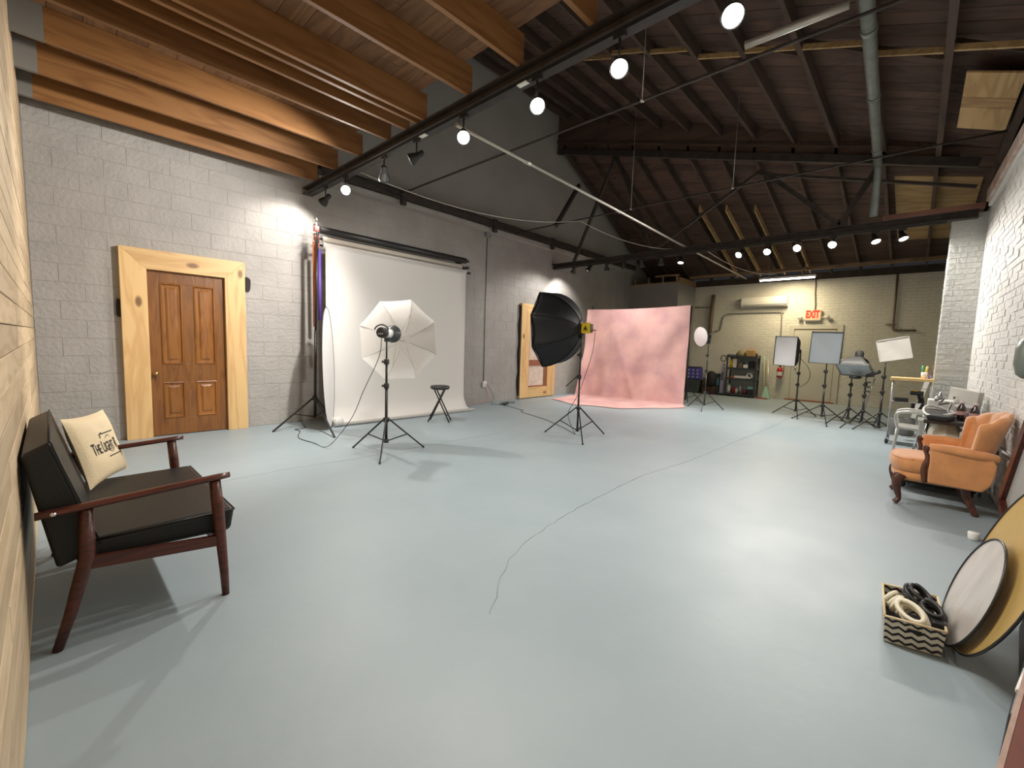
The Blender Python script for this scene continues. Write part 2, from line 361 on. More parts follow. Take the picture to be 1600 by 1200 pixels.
# ---- painted brick wall on the right
M['whitebrick'] = mat('white_painted_brick', (.66, .65, .62), .62, var=.10, vscale=3.0, bump=.9, bscale=26, coords='World', detail=8)
M['whitemortar'] = mat('white_painted_mortar', (.63, .62, .59), .8, bump=.6, bscale=40, coords='World')
wr = sempty('wall_right', (8.7, RY, 0), SLW)
Rw = WORLD[wr.name]
def rw(x, y, z): return Rw @ Vector((x, y, z))      # wall coordinates: x along (0 at the pillar, negative towards camera), y into room
def rbox(mb, a, b):
    pts = [rw(x, y, z) for z in (a[2], b[2]) for x, y in ((a[0], a[1]), (b[0], a[1]), (b[0], b[1]), (a[0], b[1]))]; return mb.hexa(pts)
rbox(MB(), (-9.6, -.35, -.1), (.6, -.003, 3.36)).build('masonry_core', 'whitemortar', wr)
rbox(MB(), (.55, -.35, -.1), (5.6, .0, 3.36)).build('masonry_beyond_pillar', 'whitebrick', wr)
bricks = []
for r_ in range(45):
    for c_ in range(27):
        x1 = 0.0-.21*c_+(r_ % 2)*.105; x0 = x1-.21; x1 = min(x1, 0)
        if x1-x0 > .05: bricks.append((x0, x1, .0747*r_))
bricks.sort(key=lambda t: t[0]*1.0+abs(t[2]-1.3)*.35)
bf = MB(); a = [(-.101, -.034), (.101, -.034), (.101, .034), (-.101, .034)]; ch = .004
def brickv(cx, cz, w_, yb, yf): 
    aa = [(-w_/2+.004, -.034), (w_/2-.004, -.034), (w_/2-.004, .034), (-w_/2+.004, .034)]
    return [(cx+x, yb, cz+z) for x, z in aa]+[(cx+x+(ch if x < 0 else -ch), yf, cz+z+(ch if z < 0 else -ch)) for x, z in aa]
BF = [(7,6,5,4),(4,5,1,0),(5,6,2,1),(6,7,3,2),(7,4,0,3)]
me = bpy.data.meshes.new('brick'); me.from_pydata(brickv(0, 0, .213, 0, .013), [], BF); me.materials.append(M['whitebrick']); me.update()
sm_ = MB(); cnt = 0
for x0, x1, z0 in bricks:
    j = random.uniform(-.004, .004)
    if cnt < 300 and abs(x1-x0-.21) < .01: shared('brick', me, wr, ((x0+x1)/2, -.012+j, z0+.037)); cnt += 1
    else:
        sm_.add([rw(*p) for p in brickv((x0+x1)/2, z0+.037, x1-x0, -.013, .001+j)], BF)
o = sm_.build('far_bricks', 'whitebrick', wr); o['kind'] = 'stuff'
M['rim'] = mat('worn_brown_white_fascia', (.42, .25, .17), .7, col2=(.62, .56, .50), vscale=3.5, bump=.3)
M['edge'] = mat('white_painted_edge', (.70, .69, .66), .6)
o = rbox(MB(), (-9.2, -.30, 3.36), (-.15, .06, 3.52)).build('trim_1', 'rim', None, bevel=.01); struct(o)
o = rbox(MB(), (-9.2, -.30, 3.30), (-.15, .035, 3.36)).build('trim_2', 'edge', None, bevel=.006); struct(o)
# upper closing of the right side, above the fascia
o = rbox(MB(), (-9.2, -.5, 3.52), (5.5, -.32, 4.3)).build('wall_upper_right', mat('dark_roof_edge', (.03, .024, .02), .9)); struct(o)
# ---- pillar
PX0, PX1, PY0 = 8.78, 9.2, -0.205
pil = sempty('pillar', (PX0, PY0, 0))
MB().bb((PX0+.005, -.75, 0), (PX1, PY0-.006, 3.29)).build('masonry_core', 'whitemortar', pil)
M['pillarbrick'] = mat('grey_white_painted_brick', (.47, .48, .46), .6, var=.06, vscale=3, bump=.7, bscale=22, coords='World')
pb = MB()
for r_ in range(44):
    z0 = r_*.0747; xs = [-.75, -.5, -.295, PY0] if r_ % 2 else [-.75, -.6, -.395, PY0]
    for i in range(3):
        y0, y1 = xs[i]+.002, xs[i+1]-.002; j = random.uniform(-.002, .002)
        pb.hexa([(PX0+.007, y0, z0+.002), (PX0+.007, y1, z0+.002), (PX0+.007, y1, z0+.0727), (PX0+.007, y0, z0+.0727), (PX0+j, y0+.004, z0+.006), (PX0+j, y1-.004, z0+.006), (PX0+j, y1-.004, z0+.069), (PX0+j, y0+.004, z0+.069)])
    for x0, x1 in (((PX0, PX0+.21), (PX0+.21, PX1)) if r_ % 2 else ((PX0, PX0+.1), (PX0+.1, PX0+.31), (PX0+.31, PX1))):
        j = random.uniform(-.003, .003)
        pb.hexa([(x0+.003, PY0-.014, z0+.002), (x1-.002, PY0-.014, z0+.002), (x1-.002, PY0-.014, z0+.0727), (x0+.003, PY0-.014, z0+.0727), (x0+.006, PY0+j, z0+.006), (x1-.005, PY0+j, z0+.006), (x1-.005, PY0+j, z0+.069), (x0+.006, PY0+j, z0+.069)])
o = pb.build('brick_courses', 'pillarbrick', pil); o['kind'] = 'stuff'
# ---- far wall
def brickwall_material(name, c1, c2):
    m = bpy.data.materials.new(name); m.use_nodes = True; nt = m.node_tree; N = nt.nodes; L = nt.links; b = N['Principled BSDF']; b.inputs['Roughness'].default_value = .65
    g = N.new('ShaderNodeNewGeometry'); sp = N.new('ShaderNodeSeparateXYZ'); cb = N.new('ShaderNodeCombineXYZ'); L.new(g.outputs['Position'], sp.inputs[0]); L.new(sp.outputs['Y'], cb.inputs['X']); L.new(sp.outputs['Z'], cb.inputs['Y'])
    br = N.new('ShaderNodeTexBrick'); br.inputs['Scale'].default_value = 1.0; br.inputs['Brick Width'].default_value = .21; br.inputs['Row Height'].default_value = .075; br.inputs['Mortar Size'].default_value = .008; br.inputs['Mortar Smooth'].default_value = .5
    L.new(cb.outputs[0], br.inputs['Vector'])
    n = N.new('ShaderNodeTexNoise'); n.inputs['Scale'].default_value = 1.7; n.inputs['Detail'].default_value = 9; L.new(g.outputs['Position'], n.inputs['Vector'])
    r = N.new('ShaderNodeValToRGB'); r.color_ramp.elements[0].position = .3; r.color_ramp.elements[1].position = .6; r.color_ramp.elements[0].color = (*c2, 1); r.color_ramp.elements[1].color = (*c1, 1); L.new(n.outputs['Fac'], r.inputs['Fac']); L.new(r.outputs[0], b.inputs['Base Color'])
    n2 = N.new('ShaderNodeTexNoise'); n2.inputs['Scale'].default_value = 16; n2.inputs['Detail'].default_value = 5; L.new(g.outputs['Position'], n2.inputs['Vector'])
    mm = N.new('ShaderNodeMath'); mm.operation = 'MULTIPLY_ADD'; mm.inputs[1].default_value = -.6; L.new(br.outputs['Fac'], mm.inputs[0]); L.new(n2.outputs['Fac'], mm.inputs[2])
    bp = N.new('ShaderNodeBump'); bp.inputs['Strength'].default_value = .8; bp.inputs['Distance'].default_value = .012; L.new(mm.outputs[0], bp.inputs['Height']); L.new(bp.outputs[0], b.inputs['Normal'])
    return m
M['creambrick'] = brickwall_material('cream_painted_brick', (.62, .60, .51), (.55, .53, .45))
fw_ = struct(MB().bb((FX, -1.4, -.1), (FX+.2, 5.28, 3.27)).build('wall_far', 'creambrick'))
dk = mat('dark_plate_timber', (.055, .038, .025), .8, var=.4, vscale=5)
MB().bb((FX-.01, -1.4, 3.27), (FX+.2, 5.28, 3.45)).build('wall_plate', dk, fw_)
M['flatgrey'] = mat('grey_partition_paint', (.30, .29, .275), .75, var=.08, vscale=2, coords='World')
jog = sempty('wall_boxed_corner', (12.7, 5.28, 0))
MB().bb((12.7, 5.28, 0), (FX+.2, WY+.01, 3.25)).build('partition', 'flatgrey', jog)
M['paleboard'] = wood('pale_framing_lumber', (.34, .22, .12), (.22, .13, .07), 'Y', .7, 8, False)
MB().bb((12.68, 5.26, 3.25), (12.75, 6.83, 3.29)).build('top_plate', 'paleboard', jog)
MB().bb((12.75, 5.26, 3.25), (14.0, 5.34, 3.42)).build('top_plate', 'paleboard', jog)
for y in (5.32, 5.75, 6.2, 6.65): MB().bb((12.69, y, 3.29), (12.74, y+.04, 3.46)).build('stud', 'paleboard', jog)
MB().bb((12.66, 5.28, 3.46), (12.76, 6.0, 3.5)).build('top_plate', 'paleboard', jog)
# far door, painted over
M['creamdoor'] = mat('cream_painted_door', (.54, .52, .43), .55, var=.06, vscale=2)
d2 = sempty('door_2', (FX, 2.05, 0))
MB().bb((FX-.015, 1.58, .03), (FX+.005, 2.50, 1.93)).build('door_leaf', 'creamdoor', d2, bevel=.004)
for a, b in (((FX-.03, 2.52, 0), (FX+.01, 2.64, 2.07)), ((FX-.03, 1.44, 0), (FX+.01, 1.56, 2.07)), ((FX-.03, 1.56, 1.96), (FX+.01, 2.52, 2.07))):
    MB().bb(a, b).build('door_casing', 'creamdoor', d2, bevel=.004)
MB().bb((FX-.02, 1.5, 1.935), (FX-.005, 2.58, 1.95)).build('shadow_gap_strip', mat('brown_door_gap', (.16, .10, .06), .8), d2)
MB().bb((FX-.08, 1.50, 0), (FX+.01, 2.60, .03)).build('threshold', mat('rusty_threshold', (.28, .09, .04), .7), d2)
MB().lathe([(.0, 0), (.028, .004), (.03, .02), (.018, .035), (.0, .036)], (FX-.015, 2.42, .9), (-1,0,0), 12).build('door_knob', 'chrome', d2)

# ---- door in the grey wall with thick pine casing
M['pinez'] = wood('pale_pine_casing', (.74, .50, .23), (.62, .38, .16), 'Z', .5, 5, True)
M['pinex'] = wood('pale_pine_casing_head', (.74, .50, .23), (.62, .38, .16), 'X', .5, 5, True)
M['doorwood'] = wood('stained_red_brown_door', (.27, .104, .019), (.20, .070, .012), 'Z', .38, 9, False, coat=.2)
d1 = sempty('door_1', (1.22, WY, 0))
y0, y1 = WY-.075, WY+.01
def mitre(poly, m): MB().prism(poly, y1-y0, (0, y0, 0), (1,0,0), (0,0,1), (0,1,0)).build('casing_board', m, d1, bevel=.003)
mitre([(.583, 0), (.825, 0), (.825, 2.04), (.583, 2.275)], 'pinez'); mitre([(1.858, 0), (1.858, 2.275), (1.622, 2.04), (1.622, 0)], 'pinez')
mitre([(.583, 2.275), (.825, 2.04), (1.622, 2.04), (1.858, 2.275)], 'pinex')
yl = WY-.02
m = MB()
for a in (((.825, yl, 0.01), (.945, WY, 2.04)), ((1.51, yl, .01), (1.622, WY, 2.04)), ((1.165, yl, .22), (1.285, WY, .68)), ((1.165, yl, .90), (1.285, WY, 1.90)),
          ((.945, yl, .01), (1.51, WY, .22)), ((.945, yl, .68), (1.51, WY, .90)), ((.945, yl, 1.90), (1.51, WY, 2.04))): m.bb(*a)
leaf = m.build('door_leaf', 'doorwood', d1, bevel=.003)
for (xa, xb, za, zb) in ((.945, 1.165, .22, .68), (1.285, 1.51, .22, .68), (.945, 1.165, .90, 1.90), (1.285, 1.51, .90, 1.90)):
    p = MB(); f = lambda i, y: [(xa+i, y, za+i), (xb-i, y, za+i), (xb-i, y, zb-i), (xa+i, y, zb-i)]
    rings = [f(0, yl-.004), f(.012, yl-.010), f(.024, yl+.006), f(.05, yl+.008), f(.072, yl-.003)]
    vs = [q for rr in rings for q in rr]; fs = []
    for r_ in range(4):
        for i in range(4): fs.append((r_*4+i, r_*4+(i+1) % 4, r_*4+4+(i+1) % 4, r_*4+4+i))
    fs.append((16, 17, 18, 19)); p.add(vs, fs); p.build('door_panel', 'doorwood', leaf)
MB().lathe([(.010, 0), (.010, .03), (.024, .035), (.027, .05), (.02, .062), (0, .066)], (.875, yl, .79), (0,-1,0), 16).build('door_knob', mat('old_brass', (.45, .28, .12), .35, .9), leaf)
MB().bb((.868, yl-.004, .70), (.882, yl, .76)).build('keyhole_plate', mat('old_brass_plate', (.10, .06, .03), .5, .6), leaf)

# ---- second framed opening: pine casing around a brown sash with two panes
d3 = sempty('window_1', (8.2, WY, 0))
for poly, mm in (([(7.53, 0.02), (7.83, .02), (7.83, 2.03), (7.53, 2.25)], 'pinez'), ([(8.55, .02), (8.86, .02), (8.86, 2.25), (8.55, 2.03)], 'pinez'),
                 ([(7.53, 2.25), (7.83, 2.03), (8.55, 2.03), (8.86, 2.25)], 'pinex'), ([(7.83, .02), (8.55, .02), (8.55, .27), (7.83, .27)], 'pinex')):
    MB().prism(poly, .085, (0, WY-.075, 0), (1,0,0), (0,0,1), (0,1,0)).build('casing_board', mm, d3, bevel=.003)
MB().prism([(7.50+.02*math.sin(i*2.1), 2.2-i*.22) for i in range(10)]+[(7.54, .03), (7.54, 2.2)], .05, (0, WY-.05, 0), (1,0,0), (0,0,1), (0,1,0)).build('rough_edge', 'hole', d3)
M['sash'] = mat('red_brown_sash', (.24, .09, .05), .5)
m = MB()
for a in (((7.83, WY-.03, .27), (7.89, WY, 2.03)), ((8.47, WY-.03, .27), (8.55, WY, 2.03)), ((7.89, WY-.03, .27), (8.47, WY, .30)), ((7.89, WY-.03, .79), (8.47, WY, .93)), ((7.89, WY-.03, 1.95), (8.47, WY, 2.03))): m.bb(*a)
m.build('sash_frame', 'sash', d3, bevel=.003)
M['postery'] = mat('pale_stained_pane', (.62, .55, .47), .35, col2=(.50, .40, .33), vscale=7, detail=8)
for za, zb in ((.30, .79), (.93, 1.95)): MB().bb((7.89, WY-.012, za), (8.47, WY-.004, zb)).build('pane', 'postery', d3)

# ================================================================== CEILING / ROOF
M['joist'] = wood('orange_brown_joist', (.25, .115, .035), (.18, .075, .02), 'X', .55, 5, True)
M['joistpaint'] = mat('grey_paint_on_joist', (.17, .165, .15), .8)
M['deck'] = wood('brown_ceiling_deck', (.22, .115, .055), (.15, .075, .035), 'Y', .65, 6, True)
M['roofwood'] = wood('dark_roof_timber', (.085, .055, .040), (.055, .036, .027), 'X', .85, 4, False)
M['roofdeck'] = wood('dark_roof_deck', (.105, .062, .045), (.068, .040, .032), 'Y', .85, 3, False)
M['palewood'] = wood('pale_new_lumber', (.50, .34, .16), (.38, .24, .10), 'X', .6, 5, False)
M['ply'] = wood('tan_plywood', (.42, .27, .12), (.30, .18, .08), 'Y', .65, 4, False)
ceil = sempty('ceiling', (1.3, 3, 3.5))                      # low joisted part over the near bay
for i, y in enumerate((6.43, 5.79, 5.13, 4.49, 4.13, 3.93, 3.82, 3.14, 2.52, 1.84, 1.2, .58, -.05, -.5)):
    MB().bb((WX, y-.02, 3.50), (2.70, y+.02, 3.75)).build('joist', 'joist', ceil, bevel=.003)
    if y > 5: MB().bb((WX, y-.0215, 3.499), (WX+.10+.04*i, y+.0215, 3.752)).build('painted_joist_end', 'joistpaint', ceil)
k = 0; x = WX
while x < 2.62:
    wd = .2; cuts = [-.95, 1.0+random.uniform(-.6, .6), 3.4+random.uniform(-.5, .5), 5.3+random.uniform(-.4, .4), WY]
    for a, b in zip(cuts, cuts[1:]): MB().bb((x+.002, a+.002, 3.752), (min(x+wd, 2.62)-.002, b-.002, 3.775+random.uniform(0, .003))).build('deck_board', 'deck', ceil)
    x += wd
MB().bb((WX-.1, -1.2, 3.79), (2.62, WY, 3.81)).build('deck_backing', 'roofwood', ceil)
roof = sempty('roof', (7, 3, 4.5))
def rbar(x0, y0, x1, y1, w_, h, name, m, dz=0.0):
    """timber whose underside follows the roof surface"""
    hx, hy = (0, w_/2) if abs(x1-x0) > abs(y1-y0) else (w_/2, 0)
    b = [(x0-hx, y0-hy), (x1+hx*0+(-hx if hx else 0), y1-hy) if hx else (x1, y1-hy), (x1+hx, y1+hy), (x0+hx, y0+hy)]
    pts = [(x, y, zr(x, y)+dz) for x, y in b]+[(x, y, zr(x, y)+dz+h) for x, y in b]
    return MB().hexa(pts).build(name, m, roof)
ys = [-.6+.6*i for i in range(13)]; ys = [y+.02 for y in ys]
for y in ys:
    rbar(WX, y, 8.70, y, .06, .19, 'purlin', 'roofwood'); 
    rbar(8.72, y, 14.1, y, .045, .17, 'rafter', 'roofwood')
for y in (3.98, 3.38, 2.78): rbar(10.6, y+.05, 13.9, y+.05, .03, .14, 'sister_board', 'palewood', -.02)
rbar(12.0, 2.25, 13.9, 2.25, .03, .14, 'sister_board', 'palewood', -.02)
x = WX
while x < 14.05:                                             # boards over the purlins
    x1 = min(x+.2, 14.1) if not x < 8.7 < x+.2 else 8.7; y_a, y_b = -1.05, WY+.02
    pts = [(x+.003, y_a), (x1-.003, y_a), (x1-.003, y_b), (x+.003, y_b)]; dz = .192+random.uniform(0, .006)
    MB().hexa([(a, b, zr(a, b)+dz) for a, b in pts]+[(a, b, zr(a, b)+dz+.02) for a, b in pts]).build('roof_board', 'roofdeck', roof); x = x1 if x1 > 8.69 or x1 < 8.69 else x1
pts = [(WX-.1, -1.3), (8.7, -1.3), (8.7, 7.1), (WX-.1, 7.1)]
MB().hexa([(a, b, zr(a, b)+.23) for a, b in pts]+[(a, b, zr(a, b)+.25) for a, b in pts]).build('roof_backing', 'roofwood', roof)
m = MB(); m.grid(lambda u, v: Vector((8.7+u*5.6, -1.3+v*8.4, zr(8.701+u*5.6, -1.3+v*8.4)+.25)), 10, 10, .02, False); m.build('roof_backing', 'roofwood', roof)
for i in range(len(ys)-1):                                   # pale bridging between the purlins
    xb = 5.75+.1*math.sin(i*2); a, b = ys[i]+.03, ys[i+1]-.03
    if a < 4.6: MB().bar((xb, a, zr(xb, a)+.03), (xb+.05, b, zr(xb, b)+.03), .03, .05).build('bridging', 'palewood', roof)
    if a < 3.4: MB().bar((xb+.12, a, zr(xb, a)+.02), (xb+.16, b, zr(xb, b)+.15), .02, .04).build('bridging', 'roofwood', roof)
MB().hexa([(8.72, -.2, 4.0), (8.76, -.2, 4.0), (8.76, WY, 6.02), (8.72, WY, 6.02), (8.72, -.2, 4.25), (8.76, -.2, 4.25), (8.76, WY, 7.1), (8.72, WY, 7.1)]).build('step_board', 'roofdeck', roof)
# new pale plywood patch near the brick wall
for i, (xa, xb, mm) in enumerate(((6.25, 6.80, 'palewood'), (6.80, 7.05, 'ply'), (7.05, 7.65, 'palewood'))):
    p = [(xa, -.52), (xb-.01, -.52), (xb-.01, -.12), (xa, -.12)]
    MB().hexa([(a, b, zr(a, b)+.02) for a, b in p]+[(a, b, zr(a, b)+.04) for a, b in p]).build('patch_board', mm, roof)
for xa, xb in ((9.6, 10.6), (10.62, 11.7), (11.72, 12.6)):
    p = [(xa, -.50), (xb, -.50), (xb, .52), (xa, .52)]
    MB().hexa([(a, b, zr(a, b)+.17) for a, b in p]+[(a, b, zr(a, b)+.19) for a, b in p]).build('plywood_sheet', 'ply', roof)
MB().bb((13.3, -1.2, 3.42), (13.36, 5.2, 3.5)).build('ledger', 'paleboard', roof)

# ================================================================== STEEL
def tagmesh(o, label, cat, group=None): return tag(o, label, cat, group)
b = thing('steel_beam', 'near dark steel beam crossing above the doorway bay carrying the joists and lamps', 'beam', (2.72, 3.2, 3.4))
MB().bb((2.66, -.95, 3.485), (2.80, 6.84, 3.498)).build('flange', 'steel', b); MB().bb((2.72, -.95, 3.41), (2.735, 6.84, 3.486)).build('web', 'steel', b); MB().bb((2.66, -.95, 3.40), (2.80, 6.84, 3.412)).build('flange', 'steel', b)
b = thing('steel_beam', 'far dark steel beam under the hipped roof running into the painted pillar', 'beam', (8.72, 3, 3.2))
MB().bb((8.66, -.45, 3.30), (8.80, 6.84, 3.315)).build('flange', 'steel', b); MB().bb((8.72, -.45, 3.22), (8.735, 6.84, 3.30)).build('web', 'steel', b); MB().bb((8.66, -.45, 3.205), (8.80, 6.84, 3.22)).build('flange', 'steel', b)
MB().bb((8.62, -.5, 3.318), (8.74, .55, 3.38)).build('packing_board', wood('reddish_packing_board', (.22, .10, .07), (.15, .07, .05), 'Y', .7, 4, False), b)
tr = thing('roof_truss', 'dark steel roof truss with crossing diagonals above the far lamp track', 'truss', (8.7, 3, 4.3))
MB().bar((8.7, -.4, 3.93), (8.7, 6.8, 6.0), .08, .12).build('top_chord', 'steel', tr)
MB().bar((8.7, -.4, 3.62), (8.7, 2.3, 4.42), .05, .04).build('tie_rod', 'steel', tr)
for p, q, r_ in (((8.7, 2.27, 4.48), (8.7, 1.08, 3.34), .07), ((8.7, 2.27, 4.48), (8.7, 3.75, 3.6), .05), ((8.7, 3.75, 3.6), (8.7, 4.2, 3.32), .05), ((8.7, 1.08, 3.34), (8.7, .68, 4.12), .07), ((8.7, 4.2, 3.32), (8.7, 5.2, 5.5), .06), ((8.7, 6.2, 3.32), (8.7, 5.2, 5.5), .06)):
    MB().bar(p, q, r_, r_).build('diagonal', 'steel', tr)
MB().bb((8.67, .98, 3.30), (8.78, 1.2, 3.44)).build('gusset', 'steel', tr)
# horizontal rods with hangers
def rod(x, y0, y1, z, label, hang):
    t = thing('tie_rod', label, 'rod', (x, y1, z)); MB().tube([(x, y0, z), (x, y1, z)], .014, 8).build('rod', 'steel', t)
    for y in hang:
        MB().tube([(x, y, z), (x, y, zr(x, y)+.05)], .004, 6).build('hanger_wire', 'palepipe', t); MB().lathe([(.0, -.02), (.02, -.012), (.022, .01), (0, .02)], (x, y, z), (0,0,1), 8).build('hanger_clip', 'palepipe', t)
rod(4.1, -.5, 6.6, 3.72, 'thin dark rod crossing high overhead just behind the bright near lamps', (2.19,))
rod(7.08, -.5, 6.6, 3.72, 'thin dark rod crossing overhead between the near and far beams', (2.22, 3.88))
st = MB().bar((7.1, 5.55, 3.70), (8.35, 5.9, 4.92), .06, .08).build('strut', 'steel'); tag(st, 'dark diagonal strut rising from the overhead rod in front of the grey gable', 'strut')
ch_ = thing('steel_channel', 'long dark steel channel fixed high along the grey wall', 'beam', (7.5, 6.7, 3.8))
MB().bb((2.85, 6.62, 3.70), (12.6, 6.63, 3.84)).build('web', 'steel', ch_); MB().bb((2.85, 6.62, 3.828), (12.6, 6.80, 3.84)).build('flange', 'steel', ch_)
MB().bb((2.85, 6.70, 3.62), (12.6, 6.84, 3.70)).build('ledge', 'greyplaster', ch_)
for x in (4.2, 6.4, 8.35): MB().bb((x, 6.6, 3.60), (x+.09, 6.66, 3.86)).build('clip', 'steel', ch_)
# conduit along the room, sprinkler-like pale pipe
cp = thing('conduit_pipe', 'pale conduit pipe running down the room under the roof from near to far beam', 'pipe', (8, 3.5, 3.36))
path = [(2.75, 3.40, 3.36), (5.8, 3.49, 3.36), (8.7, 3.59, 3.36), (13.6, 3.72, 3.36)]
MB().tube(path, .019, 10).build('pipe', 'palepipe', cp)
for t_ in (.18, .55): p = Vector(path[0]).lerp(Vector(path[2]), t_); MB().tube([p-Vector((.05,0,0)), p+Vector((.05,0,0))], .024, 10).build('coupling', 'palepipe', cp)
dp = thing('duct_pipe', 'thick grey-green pipe running along the roof above the right side', 'pipe', (6.5, .6, 4.1))
MB().tube([(3.6, .50, 4.12), (8.5, .66, 4.12)], .055, 14).build('pipe', 'duct', dp)
for x in (5.0, 6.3, 7.9): MB().tube([(x-.03, .545+.033*(x-5), 4.12), (x+.03, .547+.033*(x-5), 4.12)], .063, 14).build('coupling', 'duct', dp)
MB().tube([(8.5, .66, 4.12), (8.62, .66, 4.05), (8.64, .66, 3.4)], .05, 12).build('drop', 'duct', dp)
pp = MB().tube([(4.35, 1.35, 4.0), (4.4, .62, 4.02)], .035, 10).build('branch_pipe', 'palepipe'); tag(pp, 'short pale pipe joining the thick overhead pipe beside the topmost bright lamp', 'pipe')
# loose white cable hanging overhead
cb_ = MB()
pts = catenary((2.8, 5.35, 3.40), (7.10, 4.95, 3.70), .22)+catenary((7.10, 4.95, 3.70), (8.75, 3.95, 3.34), .10)[1:]+catenary((8.75, 3.3, 3.30), (8.8, 3.25, 3.30), 0)[1:]+catenary((8.8, 3.25, 3.3), (13.4, 2.75, 3.42), .22)[1:]
cb_.tube(pts, .006, 6); o = cb_.build('hanging_cable', mat('off_white_cable', (.55, .52, .46), .5)); tag(o, 'thin off-white cable sagging overhead from the near beam towards the far wall', 'cable')

# ================================================================== TRACK LIGHTS
M['bulb'] = mat('glowing_lamp_face', (1, 1, 1), .5, emit=(1, .95, .86), estr=28)
M['bulbdim'] = mat('glowing_lamp_face_side', (1, 1, 1), .5, emit=(1, .93, .82), estr=9)
for nm, x, y0, y1, z, lb in (('light_track', 2.70, -.6, 6.70, 3.385, 'near black lamp track fixed under the joist beam'), ('light_track', 8.70, -.15, 6.80, 3.19, 'far black lamp track fixed under the beam by the pillar')):
    t = thing(nm, lb, 'track', (x, 3, z)); MB().bb((x-.018, y0, z-.012), (x+.018, y1, z+.014)).build('rail', 'blackplastic', t)
    if x < 5:
        for y in (3.86, 2.50): MB().bb((x-.022, y-.05, z-.016), (x+.022, y+.05, z-.008)).build('track_connector', 'white', t)
words = ['against the grey wall', 'over the door side', 'third from the grey wall', 'fourth from the grey wall', 'fifth from the grey wall', 'sixth from the grey wall', 'seventh from the grey wall', 'eighth from the grey wall']
def head(x, y, z, tz, aim, lit, label, grp):
    t = thing('track_spotlight', label, 'spotlight', (x, y, tz), 0, grp)
    MB().bb((x-.015, y-.045, tz-.03), (x+.015, y+.045, tz)).build('adapter', 'blackplastic', t)
    MB().tube([(x, y, tz-.03), (x, y, z+.03)], .008, 8).build('stem', 'blackplastic', t)
    d = (Vector(aim)-Vector((x, y, z))).normalized(); o = Vector((x, y, z))
    h = MB().lathe([(.0, -.09), (.026, -.089), (.032, -.07), (.032, -.02), (.042, .0), (.062, .055), (.064, .075), (.058, .077), (.054, .06)], o, d, 20, capb=False).build('head', 'blackplastic', t)
    MB().lathe([(.0, .0), (.054, .0), (.054, .002), (0, .002)], o+d*.062, d, 18).build('lamp_face', 'bulb' if lit == 1 else ('bulbdim' if lit == 2 else 'bulbdim'), h, 'glowing lamp face')
near_l = ['black spotlight nearest the grey wall on the near track, turned to the wall', 'glowing spotlight nearest the grey wall on the near track',
 'black spotlight hanging mouth down above the paper rolls, left of the sideways one', 'black spotlight tilted sideways, right of the mouth-down one on the near track',
 'bright glowing spotlight second from the grey wall on the near track', 'bright glowing spotlight in the middle of the five on the near track',
 'large glaring spotlight next to last on the near track', 'largest glaring spotlight cut by the top of the picture', 'added unseen spotlight on the near track nearest the brick wall']
far_l = ['black spotlight first from the grey wall on the far track', 'black spotlight second from the grey wall on the far track', 'spotlight third from the grey wall on the far track',
 'spotlight fourth from the grey wall on the far track', 'spotlight fifth from the grey wall, left of the overhead conduit', 'spotlight sixth from the grey wall on the far track', 'spotlight seventh from the grey wall, last before the gap',
 'small lit spotlight first right of the gap on the far track', 'small lit spotlight second right of the gap on the far track', 'brightest warm spotlight over the tube light on the far track',
 'lit spotlight fourth right of the gap on the far track', 'lit spotlight next to last beside the pillar on the far track', 'bright spotlight nearest the pillar on the far track']
for (x, y, z, t, lit, p), lb in zip(NEAR, near_l): head(x, y, z, 3.373, t, lit, lb, 'spotlights on the near track')
for (x, y, z, t, lit, p), lb in zip(FAR, far_l): head(x, y, z, 3.178, t, lit, lb, 'spotlights on the far track')
# fluorescent tube
ft = thing('tube_light', 'glowing fluorescent batten hung in front of the top of the far cream wall', 'light', (12.98, 2.60, 3.2))
MB().bb((12.93, 1.98, 3.20), (13.03, 3.23, 3.25)).build('housing', 'white', ft, bevel=.005)
MB().tube([(12.98, 2.0, 3.18), (12.98, 3.21, 3.18)], .018, 12).build('tube', mat('glowing_tube', (1, 1, 1), .5, emit=(1, .84, .72), estr=14), ft)
for y in (2.2, 3.0): MB().tube([(12.98, y, 3.25), (12.98, y+.03, zr(12.98, y)+.02)], .004, 6).build('hanger', 'palepipe', ft)
# ================================================================== WALL FIXTURES
M['creamplastic'] = mat('cream_plastic', (.66, .64, .56), .4)
ac = thing('wall_air_conditioner', 'cream wall-mounted air conditioner high on the far brick wall', 'air conditioner', (FX, 3.3, 2.7))
MB().prism([(0, 2.585), (0, 2.86), (-.17, 2.86), (-.21, 2.80), (-.215, 2.66), (-.15, 2.585)], 1.16, (FX, 2.72, 0), (1,0,0), (0,0,1), (0,1,0)).build('casing', 'creamplastic', ac, bevel=.012)
MB().bb((FX-.218, 2.78, 2.70), (FX-.212, 3.82, 2.706)).build('panel_seam', 'flatgrey', ac)
MB().bb((FX-.195, 2.80, 2.60), (FX-.16, 3.80, 2.625)).build('air_flap', 'greymetal', ac)
ex = thing('exit_sign', 'lit red and cream EXIT sign with two emergency lamp heads above the far door', 'sign', (FX, 2.12, 2.32))
MB().bb((FX-.10, 1.94, 2.19), (FX-.0, 2.30, 2.46)).build('sign_box', mat('cream_sign_box', (.55, .42, .26), .45, emit=(1, .62, .35), estr=.25), ex, bevel=.008)
vs, fs = text_mesh('EXIT', .20, .011)
m = MB(); m.add([(FX-.1015, 2.12-v[0]*.74, 2.335+v[1]*1.35) for v in vs], fs)
m.build('letters', mat('red_lit_letters', (.7, .02, .01), .5, emit=(1, .04, .02), estr=.7), ex)
